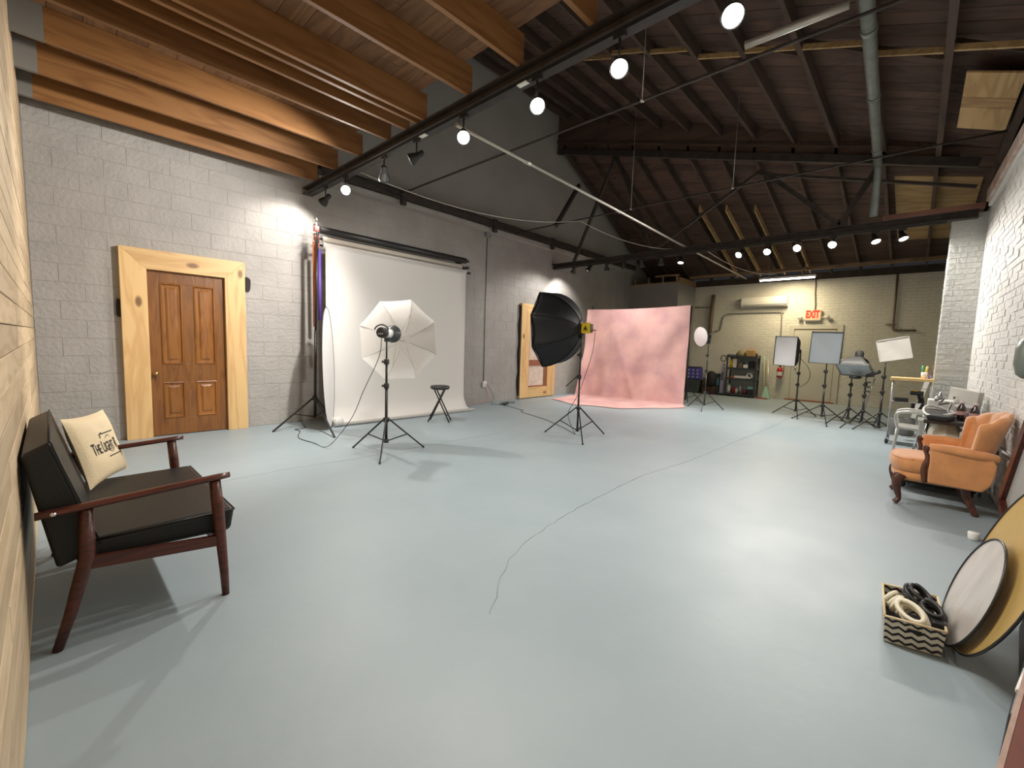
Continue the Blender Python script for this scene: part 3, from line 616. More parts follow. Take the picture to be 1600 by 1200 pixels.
for y in (2.40, 1.80):
    MB().tube([(FX-.05, 2.12+(y-2.12)*.6, 2.26), (FX-.06, y, 2.28)], .012, 8).build('arm', 'creamplastic', ex)
    MB().lathe([(.0, -.05), (.03, -.045), (.05, .0), (.055, .04), (.05, .045), (0, .045)], (FX-.09, y, 2.27), (-.9, (y-2.12)*.8, -.25), 14).build('lamp_head', 'creamplastic', ex)
MB().bb((FX-.09, 1.95, 2.165), (FX-.01, 2.29, 2.19)).build('sign_foot', 'greymetal', ex)
def pipe(name, pts, r, m, label, cat='pipe', k=0):
    o = MB().tube(pts if not k else smoothpath(pts, k), r, 10).build(name, m); return tag(o, label, cat)
pipe('conduit_pipe', [(FX-.02, 2.13, 3.27), (FX-.02, 2.12, 2.9), (FX-.02, 2.09, 2.6), (FX-.02, 2.09, 2.46)], .012, 'brownpipe', 'thin brown conduit dropping from the tube light to the EXIT sign')
pipe('conduit_pipe', [(FX-.03, 4.60, 1.90), (FX-.03, 4.46, 1.93), (FX-.03, 4.42, 2.05), (FX-.03, 4.38, 2.3), (FX-.03, 4.28, 2.40), (FX-.03, 4.1, 2.42), (FX-.03, 2.92, 2.43), (FX-.03, 2.86, 2.38), (FX-.03, 2.84, 2.2), (FX-.03, 2.82, 1.5)], .018, 'pipe', 'grey conduit curving under the air conditioner and down both sides', k=4)
pipe('waste_pipe', [(FX-.07, 4.70, 3.0), (FX-.07, 4.74, 1.6)], .055, 'brownpipe', 'thick brown vertical pipe on the far wall left of the air conditioner')
pipe('water_pipe', [(FX-.04, .50, 3.27), (FX-.04, .48, 1.95), (FX-.04, .46, 1.92), (FX-.04, .06, 1.92)], .022, 'brownpipe', 'brown L-shaped pipe on the far wall between the tube light and the pillar')
pipe('pipe_stub', [(FX-.04, .62, 2.06), (FX-.04, .44, 2.06)], .018, 'brownpipe', 'short brown pipe stub beside the L-shaped pipe')
pipe('conduit_pipe', [(FX-.04, 4.75, 2.62), (FX-.04, 5.25, 2.64)], .014, 'brownpipe', 'short horizontal brown pipe meeting the thick vertical pipe on the far wall')
pipe('conduit_pipe', [(6.42, WY-.012, 3.62), (6.42, WY-.012, .47)], .009, 'pipe', 'thin grey conduit running down the grey wall to the socket right of the paper backdrop')
jb = MB().bb((6.36, WY-.06, 3.52), (6.48, WY, 3.62)).build('junction_box', 'greymetal', None, bevel=.004); tag(jb, 'small metal junction box at the top of the thin grey conduit', 'box')
so = thing('wall_socket', 'white plug socket low on the grey wall with cords hanging from it', 'socket', (6.42, WY, .41)); MB().bb((6.37, WY-.055, .35), (6.47, WY, .47)).build('socket_box', 'white', so, bevel=.006)
MB().bb((6.385, WY-.059, .37), (6.455, WY-.054, .45)).build('face_plate', 'creamplastic', so)
cw = rw(-3.2, .015, .50); cc = MB().tube([rw(-.1, .02, .47), rw(-3.0, .02, .50), rw(-5.5, .02, .52)], .014, 8).build('conduit_pipe', 'greymetal'); tag(cc, 'grey conduit running low along the white brick wall behind the armchair', 'pipe')
# fire extinguisher
fe = thing('fire_extinguisher', 'red fire extinguisher on the far wall under the white softbox', 'fire extinguisher', (FX-.12, 2.76, .62))
MB().lathe([(.0, 0), (.06, .0), (.075, .02), (.075, .22), (.06, .27), (.025, .30), (.022, .33), (0, .33)], (FX-.12, 2.76, .60), (0,0,1), 18).build('cylinder', 'red', fe)
MB().bb((FX-.16, 2.735, .93), (FX-.08, 2.785, .97)).build('valve', 'blackplastic', fe); MB().bar((FX-.16, 2.76, .985), (FX-.06, 2.76, 1.01), .02, .012).build('handle', 'chrome', fe)
MB().lathe([(.0762, .06), (.0762, .17)], (FX-.12, 2.76, .60), (0,0,1), 18, capa=False, capb=False).build('instruction_band', 'creamplastic', fe)
MB().tube(smoothpath([(FX-.12, 2.76, .94), (FX-.14, 2.68, .95), (FX-.15, 2.66, .85), (FX-.15, 2.67, .68)], 5), .009, 8).build('hose', 'blackplastic', fe)
MB().bb((FX-.05, 2.73, .66), (FX, 2.79, .88)).build('bracket', 'greymetal', fe)
# rounded object on the brick wall at the right edge
fx = thing('wall_sconce', 'dark grey-green rounded fixture on the white brick wall at the right edge', 'fixture', tuple(rw(-4.05, .1, 1.32)))
MB().lathe([(.0, -.14), (.04, -.135), (.07, -.11), (.085, -.04), (.085, .06), (.07, .11), (.035, .14), (0, .142)], rw(-4.33, .10, 1.30), (0,0,1), 20).build('shade', mat('grey_green_shade', (.12, .14, .12), .4), fx)
MB().bb(tuple(rw(-4.36, 0, 1.26)), tuple(rw(-4.30, .06, 1.34))).build('wall_plate', 'blackplastic', fx)

# ================================================================== STANDS
def light_stand(label, x, y, h, legr=.46, az=0.0, hub=.39, low=.14, r=.016, knobs=(.75,), grp='black tripod light stands', top=True, foot_az=None):
    t = thing('light_stand', label, 'stand', (x, y, 0), 0, grp)
    h1 = hub+(h-hub)*.42; h2 = hub+(h-hub)*.72
    MB().tube([(x, y, low-.02), (x, y, h1)], r, 12).build('pole', 'black', t)
    MB().tube([(x, y, h1-.02), (x, y, h2)], r*.8, 12).build('middle_pole', 'black', t)
    MB().tube([(x, y, h2-.02), (x, y, h)], r*.6, 12).build('top_pole', 'black', t)
    for z in (h1, h2):
        c = MB(); c.lathe([(r*1.7, -.03), (r*1.8, -.02), (r*1.8, .02), (r*1.5, .03)], (x, y, z), (0,0,1), 12); co = c.build('collar', 'blackplastic', t)
        MB().lathe([(.006, 0), (.006, .03), (.014, .032), (.014, .05), (0, .05)], (x, y, z), (-.7, .5, 0), 8).build('knob', 'blackplastic', co)
    MB().lathe([(r*2, -.03), (r*2.2, 0), (r*2, .02)], (x, y, hub), (0,0,1), 12).build('hub', 'blackplastic', t)
    MB().lathe([(r*1.8, -.02), (r*1.8, .02)], (x, y, low), (0,0,1), 12).build('lower_hub', 'blackplastic', t)
    for k in range(3):
        a = az+k*2*PI/3; d = Vector((math.cos(a), math.sin(a), 0)); c0 = Vector((x, y, 0))
        p, q = c0+d*.03+Vector((0,0,hub)), c0+d*legr+Vector((0,0,.012))
        lg = MB().bar(p, q, .016, .014, up=(-d.y, d.x, 0)).build('leg', 'black', t)
        MB().lathe([(.0, -.012), (.012, -.011), (.012, .01), (0, .012)], q, (q-p), 8).build('rubber_foot', 'blackplastic', lg)
        md = p.lerp(q, .52); MB().bar(c0+d*.02+Vector((0,0,low)), md, .012, .008, up=(-d.y, d.x, 0)).build('brace', 'black', t)
    return t
def azof(cx, cy, fx_, fy_): return math.atan2(fy_-cy, fx_-cx)
# A: white umbrella light
light_stand('black tripod stand under the strobe that faces the white umbrella', 2.585, 4.35, 1.30, .47, azof(2.585, 4.35, 2.281, 3.965))
az = .64; n = Vector((math.cos(az)*math.cos(-.02), math.sin(az), -.02)).normalized(); side = Vector((-n.y, n.x, 0)); H0 = Vector((2.585, 4.35, 1.365))
sb = thing('studio_strobe', 'grey and black studio strobe with a round reflector aimed into the umbrella', 'strobe', tuple(H0))
MB().lathe([(.0, -.165), (.05, -.16), (.058, -.15), (.058, -.08), (.054, -.075)], H0, n, 24).build('rear_panel', 'blackplastic', sb)
MB().lathe([(.052, -.078), (.052, .08)], H0, n, 24).build('body', 'white', sb)
MB().lathe([(.055, .07), (.06, .08), (.075, .10), (.10, .165), (.103, .17), (.098, .168), (.06, .10), (.0, .09)], H0, n, 28).build('reflector_dish', mat('dark_grey_dish', (.06, .065, .065), .35, .3), sb)
MB().tube(arc(H0-n*.14, Vector((0,0,1)), side, .085, -1.2, 1.2, 12), .008, 8).build('handle', 'blackplastic', sb)
MB().bb((2.565, 4.33, 1.27), (2.605, 4.37, 1.33)).build('clamp', 'blackplastic', sb)
for i in range(3): MB().lathe([(.008, 0), (.008, .01)], H0-n*.165+side*(.02*(i-1))+Vector((0,0,-.015)), -n, 8).build('dial', 'greymetal', sb)
# umbrella
Cn = Vector((2.912, 4.651, 1.294)); nn = Vector((math.cos(.64), math.sin(.64), -.02)).normalized(); uu = Vector((-math.sin(.64), math.cos(.64), 0)); vv = nn.cross(uu); Ru = .518; apex = Cn+nn*.2
um = thing('photo_umbrella', 'open white photo umbrella with eight panels in front of the paper backdrop', 'umbrella', tuple(apex))
M['umb'] = bpy.data.materials.new('white_umbrella_cloth'); M['umb'].use_nodes = True
def _u():
    nt = M['umb'].node_tree; b = nt.nodes['Principled BSDF']; b.inputs['Base Color'].default_value = (.84, .82, .79, 1); b.inputs['Roughness'].default_value = .6
    tr_ = nt.nodes.new('ShaderNodeBsdfTranslucent'); tr_.inputs[0].default_value = (.84, .82, .78, 1); mx = nt.nodes.new('ShaderNodeMixShader'); mx.inputs[0].default_value = .6
    nt.links.new(b.outputs[0], mx.inputs[1]); nt.links.new(tr_.outputs[0], mx.inputs[2]); nt.links.new(mx.outputs[0], nt.nodes['Material Output'].inputs[0])
_u()
def up(k, s):     # point on a rib, s 0..1 from apex to rim
    a = 1.102-k*PI/4; r = Ru*math.sin(s*PI/2*.92)/math.sin(PI/2*.92); return apex-nn*(.2*(1-math.cos(s*PI/2))/(1.0))+(uu*math.cos(a)+vv*math.sin(a))*r
for k in range(8):
    def pan(u, v, k=k):
        a, b = up(k, v), up(k+1, v); p = a.lerp(b, u); return p - nn*0.0 - (p-apex-nn*0).normalized()*(.008*v*math.sin(PI*u))*1.0
    m = MB(); m.grid(pan, 6, 8, 0, True); m.build('cloth_panel', 'umb', um)
for k in range(8):
    MB().tube([up(k, s/8)-nn*.004 for s in range(1, 9)], .0022, 6).build('rib', 'greymetal', um)
    MB().tube([Cn-nn*.02+nn*.0, up(k, .5)-nn*.006], .0018, 6).build('strut', 'greymetal', um)
MB().tube([H0+Vector((0,0,-.07)), Cn-nn*.02+Vector((0,0,0)), apex+nn*.04], .004, 8).build('shaft', 'greymetal', um)
MB().lathe([(.008, 0), (.012, .01), (.004, .05), (0, .05)], apex, nn, 10).build('ferrule', 'blackplastic', um)
# B: octagonal softbox with the yellow strobe
light_stand('black tripod stand carrying the big black octagonal softbox', 5.10, 3.45, 1.46, .50, azof(5.10, 3.45, 4.707, 3.083), .42, .10, .014)
OC = Vector((4.977, 3.968, 1.527)); oaz = 1.82; on = Vector((math.cos(oaz)*math.cos(-.038), math.sin(oaz)*math.cos(-.038), math.sin(-.038))); ou = Vector((-math.sin(oaz), math.cos(oaz), 0)); ov = on.cross(ou); OA = Vector((5.105, 3.467, 1.541)); OR = .565
M['octa'] = mat('black_softbox_fabric', (.006, .006, .007), .7, bump=.2, bscale=9)
ot = thing('octagonal_softbox', 'large black eight-sided softbox seen from behind, facing the grey wall', 'softbox', tuple(OA))
def op(k, s):
    a = .302+k*PI/4; r = .09+(OR-.09)*math.sin(s*PI/2)**.9; return OA+on*.518*(1-math.cos(s*PI/2))**.8*1.0+(ou*math.cos(a)+ov*math.sin(a))*r
for k in range(8):
    m = MB(); m.grid(lambda u, v, k=k: op(k, v).lerp(op(k+1, v), u)-((op(k, v).lerp(op(k+1, v), u)-OA-on*.25).normalized())*(.03*math.sin(PI*u)*math.sin(PI*v*.8)), 6, 10, .003, True)
    m.build('fabric_panel', 'octa', ot)
for k in range(8): MB().tube([op(k, s/10) for s in range(11)], .005, 6).build('rod', 'blackfab', ot)
m = MB(); rim = [op(k, 1) for k in range(8)]; ctr = sum(rim, Vector())/8-on*.05
m.add(rim+[ctr], [(k, (k+1) % 8, 8) for k in range(8)]); m.build('front_diffuser', mat('white_diffuser', (.75, .74, .72), .8), ot)
for k in range(8): MB().tube([op(k, 1), op(k+1, 1)], .008, 6).build('rim_binding', 'blackfab', ot)
ys_ = thing('studio_strobe', 'bright yellow box-shaped strobe at the back of the octagonal softbox', 'strobe', tuple(OA))
Ry = Matrix((ou, on, Vector((0,0,1)))).transposed()
MB().lathe([(.10, .02), (.10, .035)], OA-on*.03, on, 24).build('speed_ring', 'blackplastic', ys_)
MB().box(OA-on*.085, (.125, .13, .145), Ry).build('body', 'yellow', ys_, bevel=.014, bseg=3)
MB().box(OA-on*.154, (.10, .012, .12), Ry).build('rear_panel', 'blackplastic', ys_, bevel=.004)
sidev = ou if ou.dot(Vector((-1, -1, 0))) > 0 else -ou
q = OA-on*.085+sidev*.064
m = MB(); m.prism([(-.03, -.025), (.03, -.025), (0, .035)], .0015, q, on, (0,0,1), sidev); m.prism([(-.035, -.042), (.035, -.042), (.035, -.034), (-.035, -.034)], .0015, q, on, (0,0,1), sidev); m.build('triangle_emblem', 'blackplastic', ys_)
MB().bb((5.08, 3.43, 1.40), (5.12, 3.47, 1.47)).build('bracket', 'blackplastic', ys_)
MB().tube([OA-on*.16+Vector((0,0,-.03)), OA-on*.22+Vector((0,0,-.035))], .007, 8).build('power_plug', 'red', ys_)
o = MB().tube([(5.1, 3.45, .9), (4.96, 3.58, .72)], .007, 8).build('tilt_handle', 'black'); tag(o, 'short black handle sticking down from the softbox stand pole', 'handle')
# C: backdrop rollers by the paper
bs = thing('backdrop_stand', 'tall black tripod stand holding the left end of the paper rolls', 'stand', (2.60, 6.33, 0))
MB().tube([(2.6, 6.33, .13), (2.62, 6.33, 1.4)], .02, 12).build('pole', 'black', bs); MB().tube([(2.62, 6.33, 1.38), (2.66, 6.33, 2.78)], .016, 12).build('upper_pole', 'black', bs)
MB().lathe([(.034, -.03), (.034, .03)], (2.6, 6.33, .42), (0,0,1), 12).build('hub', 'blackplastic', bs)
for a in (azof(2.6, 6.33, 2.02, 6.277), azof(2.6, 6.33, 2.486, 5.444), azof(2.6, 6.33, 3.1, 6.6)):
    d = Vector((math.cos(a), math.sin(a), 0)); c0 = Vector((2.6, 6.33, 0)); L_ = {0: .6}.get(0); L_ = .88 if abs(a-azof(2.6, 6.33, 2.486, 5.444)) < .01 else (.58 if a > 2 or a < -2 else .45)
    p, q = c0+d*.03+Vector((0,0,.42)), c0+d*L_+Vector((0,0,.012)); lg = MB().bar(p, q, .02, .02, up=(-d.y, d.x, 0)).build('leg', 'black', bs)
    MB().lathe([(.0, -.014), (.014, -.012), (.014, .012), (0, .014)], q, (q-p), 8).build('rubber_foot', 'blackplastic', lg)
    MB().bar(c0+d*.02+Vector((0,0,.15)), p.lerp(q, .5), .014, .01, up=(-d.y, d.x, 0)).build('brace', 'black', bs)
RYY = 6.45
for z, yy, rr, mm, nm, lb, x0, x1 in ((2.86, 6.50, .052, 'blackplastic', 'paper_roll', 'black roll of background paper on the topmost backdrop hook', 2.76, 5.55), (2.735, 6.50, .042, mat('beige_paper_roll', (.50, .46, .40), .7), 'paper_roll', 'thin beige paper roll between the black and the white rolls', 2.80, 5.45), (2.63, RYY, .052, 'paper', 'paper_roll', 'white roll of background paper feeding the hanging white backdrop', 2.78, 5.50)):
    t = thing(nm, lb, 'paper roll', (x0, yy, z)); MB().tube([(x0, yy, z), (x1, yy, z-.0)], rr, 20).build('roll', mm, t); MB().tube([(x0-.05, yy, z), (x1+.07, yy, z)], .016, 10).build('core_tube', 'blackplastic', t)
for i, (z, yy) in enumerate(((2.86, 6.50), (2.735, 6.50), (2.63, RYY))):
    t = thing('roller_hook', ('topmost', 'middle', 'lowest')[i]+' red and chrome roller hook at the left end of the paper rolls', 'bracket', (2.70, yy, z), 0, 'roller hooks')
    MB().lathe([(.03, -.045), (.04, -.04), (.04, .03), (.03, .035)], (2.68, 6.42, z-.01), (0,0,1), 12).build('red_body', 'pinkred', t)
    MB().lathe([(.044, -.008), (.044, .008)], (2.68, 6.42, z+.03), (0,0,1), 12).build('chrome_ring', 'chrome', t)
    MB().bar((2.68, 6.42, z), (2.72, yy, z), .02, .02).build('arm', 'chrome', t); MB().tube([(2.66, 6.40, z), (2.60, 6.34, z)], .008, 8).build('thumb_screw', 'chrome', t)
    t = thing('roller_hook', ('topmost', 'middle', 'lowest')[i]+' black roller hook at the right end of the paper rolls', 'bracket', (5.6, yy, z), 0, 'roller hooks')
    MB().bar((5.60, yy, z), (5.63, 6.80, z+.0), .02, .03).build('arm', 'blackplastic', t); MB().lathe([(.0, -.04), (.02, -.04), (.024, .0), (.024, .03), (0, .03)], (5.60, yy, z), (1,0,0), 10).build('hook_wheel', 'blackplastic', t)
wb = MB().bb((5.58, WY-.03, 2.52), (5.66, WY-.0, 2.92)).build('hook_plate', 'blackplastic'); tag(wb, 'black wall plate behind the right ends of the paper rolls', 'plate')
tp = MB().lathe([(.018, 0), (.018, .1), (.03, .11), (.03, .14), (0, .14)], (2.68, 6.42, 2.85), (0,0,1), 10).build('stand_finial', 'chrome'); tag(tp, 'chrome screw cap on top of the left roller hooks', 'screw')
for nm, x, y, mm, z0, z1, lb in (('orange_tube', 2.65, 6.42, 'orange', 1.45, 2.66, 'orange tube hanging upright beside the tall backdrop stand'), ('purple_tube', 2.73, 6.44, 'purple', 1.55, 2.56, 'purple tube hanging upright between the orange tube and white paper')):
    o = MB().tube([(x, y, z0), (x, y, z1)], .024, 12).build('hanging_tube', mm); tag(o, lb, 'tube')
# seamless paper
prof = [(RYY-.054, 2.63)]+[(RYY-.05, 2.5-.3*i) for i in range(7)]+[(RYY-.05-.27*(1-math.cos(t*PI/2/6)), .35-.345*math.sin(t*PI/2/6)) for t in range(1, 7)]+[(6.16, .005), (6.12, .004)]
m = MB()
def pf(u, v):
    t = v*(len(prof)-1); i = min(int(t), len(prof)-2); f = t-i; y = prof[i][0]+(prof[i+1][0]-prof[i][0])*f; z = prof[i][1]+(prof[i+1][1]-prof[i][1])*f
    return Vector((2.80+2.68*u+.10*max(0, v-.75)*(u-.5), y-.0, max(z+.006*math.sin(u*9)*math.sin(v*3), .004)))
m.grid(pf, 16, 30, .0015, True)
sp = thing('paper_backdrop', 'wide white seamless paper backdrop hanging on the grey wall and sweeping onto the floor', 'backdrop', (4.1, 6.3, 0))
m.build('paper_sheet', 'paper', sp)
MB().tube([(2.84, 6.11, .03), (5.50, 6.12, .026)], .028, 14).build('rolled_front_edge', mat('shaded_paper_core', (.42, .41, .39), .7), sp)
o = MB().lathe([(.0, 0), (.07, .0), (.072, .01), (.072, .10), (.055, .13)], (2.78, 6.13, .073), (1, .12, 0), 20).build('rolled_paper_end', 'paper'); tag(o, 'round white roll end lying at the front left corner of the paper backdrop', 'paper roll')
# oval reflector leaning on the stand
ovn = Vector((.796, -.605, .026)).normalized(); ovu = Vector((.605, .796, 0)); ovv = ovn.cross(ovu); ovv = -ovv if ovv.z < 0 else ovv; oc = Vector((2.68, 6.06, .868))
ovl = thing('oval_reflector', 'tall white oval reflector standing nearly edge-on by the paper backdrop', 'reflector', tuple(oc-ovv*.86))
for o_ in (0,):
    a_, b_ = .33, .855
    ring = [oc+ovu*a_*math.cos(2*PI*i/40)+ovv*b_*math.sin(2*PI*i/40) for i in range(40)]
    MB().add(ring+[p+ovn*.003 for p in ring], [tuple(range(40)), tuple(range(79, 39, -1))]).build('fabric', mat('white_reflector_fabric', (.70, .69, .68), .6), ovl)
    MB().tube(ring, .0075, 6, closed=True).build('rim', 'black', ovl)
# stool
sx, sy = 4.27, 5.56
stl = thing('folding_stool', 'small black round folding stool standing before the white backdrop', 'stool', (sx, sy, 0))
MB().lathe([(.0, .53), (.13, .53), (.15, .54), (.155, .56), (.15, .585), (.12, .592), (0, .594)], (sx, sy, 0), (0,0,1), 24).build('seat', mat('black_vinyl', (.03, .03, .03), .5), stl)
for sgn, (fa, fb) in ((1, ((4.072, 5.63), (4.51, 5.53))), (1, ((4.221, 5.33), (4.27, 5.77)))): pass
d1_ = Vector((.68, -.73, 0)); d2_ = Vector((.73, .68, 0))
for s1 in (-1, 1):
    for s2 in (-1, 1):
        top = Vector((sx, sy, .53))+d1_*s1*.075+d2_*s2*.085; bot = Vector((sx, sy, .0))-d1_*s1*.17+d2_*s2*.10
        MB().tube([top, bot+Vector((0,0,.01))], .011, 8).build('leg', 'black', stl)
for s1 in (-1, 1): MB().tube([Vector((sx, sy, .12))-d1_*s1*.135-d2_*.1, Vector((sx, sy, .12))-d1_*s1*.135+d2_*.1], .008, 8).build('rung', 'black', stl)

# ================================================================== PINK BACKDROP
M['pink'] = mat('mottled_pink_muslin', (.72, .44, .41), .8, col2=(.56, .33, .335), vscale=2.3, detail=7, bump=.25, bscale=5, coords='World')
TL, TR = Vector((9.58, 6.32, 2.25)), Vector((10.15, 3.90, 2.32)); dn = Vector((-(TR-TL).y, (TR-TL).x, 0)).normalized(); dn = -dn if dn.x > 0 else dn
def pk(u, v):
    top = TL.lerp(TR, u)
    if v < .66:
        t = v/.66; z = top.z*(1-t)+.0; p = Vector((top.x, top.y, z)); fw2 = 0.10*t*t
        spread = -.18*t*t*(1-u)*1.2
        fold = .055*t*math.sin(18*u+3*t)+.085*math.sin(PI*min(1, t*1.2))*math.sin((u*1.8+t*1.3)*8.0)*(.3+.7*abs(u-.45))+.03*math.exp(-((u-.12-.18*t)/.05)**2)*t+.035*math.exp(-((u-.9+.25*t)/.06)**2)*t+.03*math.exp(-((u-.22-.35*t)/.04)**2)*t
        p = p+dn*(fw2+fold+.02)+(TL-TR).normalized()*(-spread); p.z = max(p.z-.03*math.sin(PI*u)*(1-t), .0); 
        if t > .9: p.z = max(p.z, .012)
        return p
    t = (v-.66)/.34; L_ = (1.25*(1-u)**.8*.9+.95*math.sin(PI*u)**.8*.9+.35*u)
    base = pk(u, .6599); base.z = 0
    p = base+dn*(L_*t)+(TL-TR).normalized()*(.20*(1-u)*(1)-.10*u*t); h = .035*math.sin(PI*min(1, t*1.6))*abs(math.sin(9*u+5*t+1.3))*(1-t)
    p = p-(TL-TR).normalized()*(.20*(1-u)*(1))+(TL-TR).normalized()*(.15*(1-u)*t); p.y = min(p.y, WY-.05); p.z = .012+h; return p
pb_ = thing('muslin_backdrop', 'mottled pink fabric backdrop clamped on a stand and pooling on the floor', 'backdrop', (9.9, 5.1, 0))
m = MB(); m.grid(pk, 90, 80, .0, True); m.build('fabric', 'pink', pb_)
ps = thing('backdrop_stand', 'black crossbar stand holding up the pink fabric backdrop', 'stand', (10.2, 4.9, 0))
off = -dn*.14
MB().tube([TL+off+Vector((0,0,-.02))+(TL-TR).normalized()*.02, TR+off+Vector((0,0,-.02))-(TL-TR).normalized()*(-.06)], .014, 8).build('crossbar', 'black', ps)
for P_, s_ in ((TL+off+(TL-TR).normalized()*.0, 0), (TR+off-(TL-TR).normalized()*.00, 1)):
    MB().tube([(P_.x, P_.y, .1), (P_.x, P_.y, P_.z)], .016, 10).build('pole', 'black', ps)
    for k in range(3):
        a = math.atan2(-dn.y, -dn.x)+(k-1)*1.35; d = Vector((math.cos(a), math.sin(a), 0)); c0 = Vector((P_.x, P_.y, 0)); MB().bar(c0+Vector((0,0,.45)), c0+d*(.42 if s_ else .34)+Vector((0,0,.012)), .018, .016, up=(-d.y, d.x, 0)).build('leg', 'black', ps)
        MB().bar(c0+Vector((0,0,.14)), c0+d*.21+Vector((0,0,.23)), .012, .01, up=(-d.y, d.x, 0)).build('brace', 'black', ps)
for i, (P_, lb) in enumerate(((TL, 'black spring clamp on the top left corner of the pink backdrop'),)):
    c = thing('spring_clamp', lb, 'clamp', tuple(P_)); q = TL.lerp(TR, .05)
    MB().bar(q+Vector((0,0,-.05)), q+Vector((0,0,.07))+dn*.03, .03, .012).build('jaw', 'blackplastic', c); MB().bar(q+Vector((0,0,-.05))-dn*.04, q+Vector((0,0,.08))-dn*.06, .03, .012).build('jaw', 'blackplastic', c)

# ================================================================== BEAUTY DISH
bx, by = 9.78, 3.32
light_stand('black tripod stand carrying the round white beauty dish', bx, by, 1.5, .42, azof(bx, by, 9.38, 3.229), .38, .11, .014)
bd = thing('beauty_dish', 'round white-fronted beauty dish lamp right of the pink backdrop', 'studio lamp', (bx, by, 1.58))
bn = Vector((-.84, .52, -.12)).normalized(); bc = Vector((9.70, 3.47, 1.585))
MB().lathe([(.0, .01), (.20, .008), (.215, .0), (.215, -.01)], bc, bn, 32).build('diffuser', mat('white_dish_front', (.85, .82, .82), .7), bd)
MB().lathe([(.217, .004), (.217, -.012), (.17, -.05), (.07, -.09), (.055, -.11)], bc, bn, 32, capa=False).build('dish_bowl', 'greymetal', bd)
MB().lathe([(.055, -.09), (.06, -.11), (.06, -.22), (.05, -.24), (0, -.24)], bc, bn, 20).build('lamp_body', 'blackplastic', bd); MB().bb((bx-.03, by-.03, 1.44), (bx+.03, by+.03, 1.56)).build('clamp', 'blackplastic', bd)

# ================================================================== RECTANGULAR SOFTBOXES
def softbox(name, label, c, n, wd, hh, depth, front, roll=0.0, headm='blackplastic', side='octa', cat='softbox', up_=None):
    n = Vector(n).normalized(); u = Vector((0,0,1)).cross(n).normalized() if up_ is None else Vector(up_).normalized(); v = n.cross(u)
    u, v = u*math.cos(roll)+v*math.sin(roll), v*math.cos(roll)-u*math.sin(roll); c = Vector(c); t = thing(name, label, cat, tuple(c))
    F = [c+u*sx_*wd/2+v*sy_*hh/2 for sx_, sy_ in ((-1,-1),(1,-1),(1,1),(-1,1))]; B = [c-n*depth+u*sx_*.05+v*sy_*.05 for sx_, sy_ in ((-1,-1),(1,-1),(1,1),(-1,1))]
    for k in range(4):
        m = MB(); m.grid(lambda a, b, k=k: (F[k].lerp(F[(k+1) % 4], a)).lerp(B[k].lerp(B[(k+1) % 4], a), b) + ((F[k]+F[(k+1) % 4])/2-c).normalized()*(.055*math.sin(PI*b)), 6, 8, .003, True); m.build('side_panel', side, t)
    m = MB(); m.grid(lambda a, b: F[0].lerp(F[1], a).lerp(F[3].lerp(F[2], a), b)-n*(.012+.01*math.sin(PI*a)*math.sin(PI*b)+.003*math.sin(9*a+7*b)), 10, 10, 0, True); m.build('front_diffuser', front, t)
    for k in range(4): MB().bar(F[k], F[(k+1) % 4], .008, .010, up=n).build('rim', side if front != 'satin' else 'satin', t)
    MB().lathe([(.055, -.02), (.06, 0), (.06, -.10), (.045, -.14), (0, -.14)][::1], c-n*(depth-.01), n, 16).build('lamp_body', headm, t)
    return t
M['difwhite'] = mat('white_softbox_front', (.84, .84, .85), .8, bump=.3, bscale=8); M['greyfront'] = mat('blue_grey_softbox_front', (.21, .235, .25), .8)
M['satin'] = mat('silver_white_satin', (.66, .64, .60), .35, .1, bump=.5, bscale=4); M['greydome'] = mat('grey_softbox_shell', (.16, .16, .15), .45, .15)
light_stand('black tripod stand of the white-fronted softbox in front of the far door', 10.45, 1.73, 1.10, .44, azof(10.45, 1.73, 10.568, 2.173), .33, .12)
wsb = softbox('softbox', 'softbox with a bright white front and black sides, leftmost of the far four', (10.32, 1.98, 1.33), (-.90, .42, -.02), .47, .60, .30, 'difwhite', -.03)
MB().tube([(10.45, 1.73, 1.05), (10.45, 1.73, 1.34), (10.50, 1.84, 1.34)], .014, 8).build('neck', 'black', wsb)
o = MB().tube(smoothpath([(10.6, 1.86, 1.3), (10.5, 1.58, 1.0), (10.5, 1.56, .75), (10.46, 1.70, .6)], 5), .005, 6).build('power_cable', 'black'); tag(o, 'thin black cord looping from the white-fronted softbox', 'cord')
light_stand('black tripod stand of the blue-grey square softbox', 9.87, 1.21, 1.22, .50, azof(9.87, 1.21, 9.968, 1.635), .33, .14)
softbox('softbox', 'softbox with a flat blue-grey square front, second from the left of the far four', (9.78, 1.24, 1.41), (-1, -.02, 0), .47, .58, .22, 'greyfront', -.03)
light_stand('black tripod stand under the tilted grey softbox, left of the pair', 10.10, .84, .92, .42, .3, .30, .12)
light_stand('black tripod stand under the tilted grey softbox, right of the pair with clips', 9.86, .62, .96, .46, azof(9.86, .62, 9.389, .94), .30, .10)
tsb = softbox('softbox', 'grey-shelled softbox tilted down over two stands', (9.92, .80, 1.02), (-.48, .12, -.80), .50, .40, .26, mat('pale_grey_front', (.45, .48, .50), .7), 0.0, 'blackplastic', 'greydome')
MB().lathe([(.05, 0), (.055, .01), (.055, .10), (.045, .13), (0, .13)], (10.03, .77, 1.24), (.15, -.02, 1), 18).build('lamp_head', mat('dark_grey_lamp', (.07, .075, .07), .4), tsb, 'dark grey lamp head')
MB().tube([(9.84, .62, .93), (9.80, .48, 1.0), (9.82, .44, 1.02)], .03, 10).build('swivel_clamp', 'blackplastic', tsb, 'black swivel clamp')
MB().lathe([(.0, 0), (.08, .01), (.10, .04), (.07, .06), (0, .06)], (9.95, .78, .86), (0,0,1), 16).build('lamp_base', 'blackplastic', tsb)
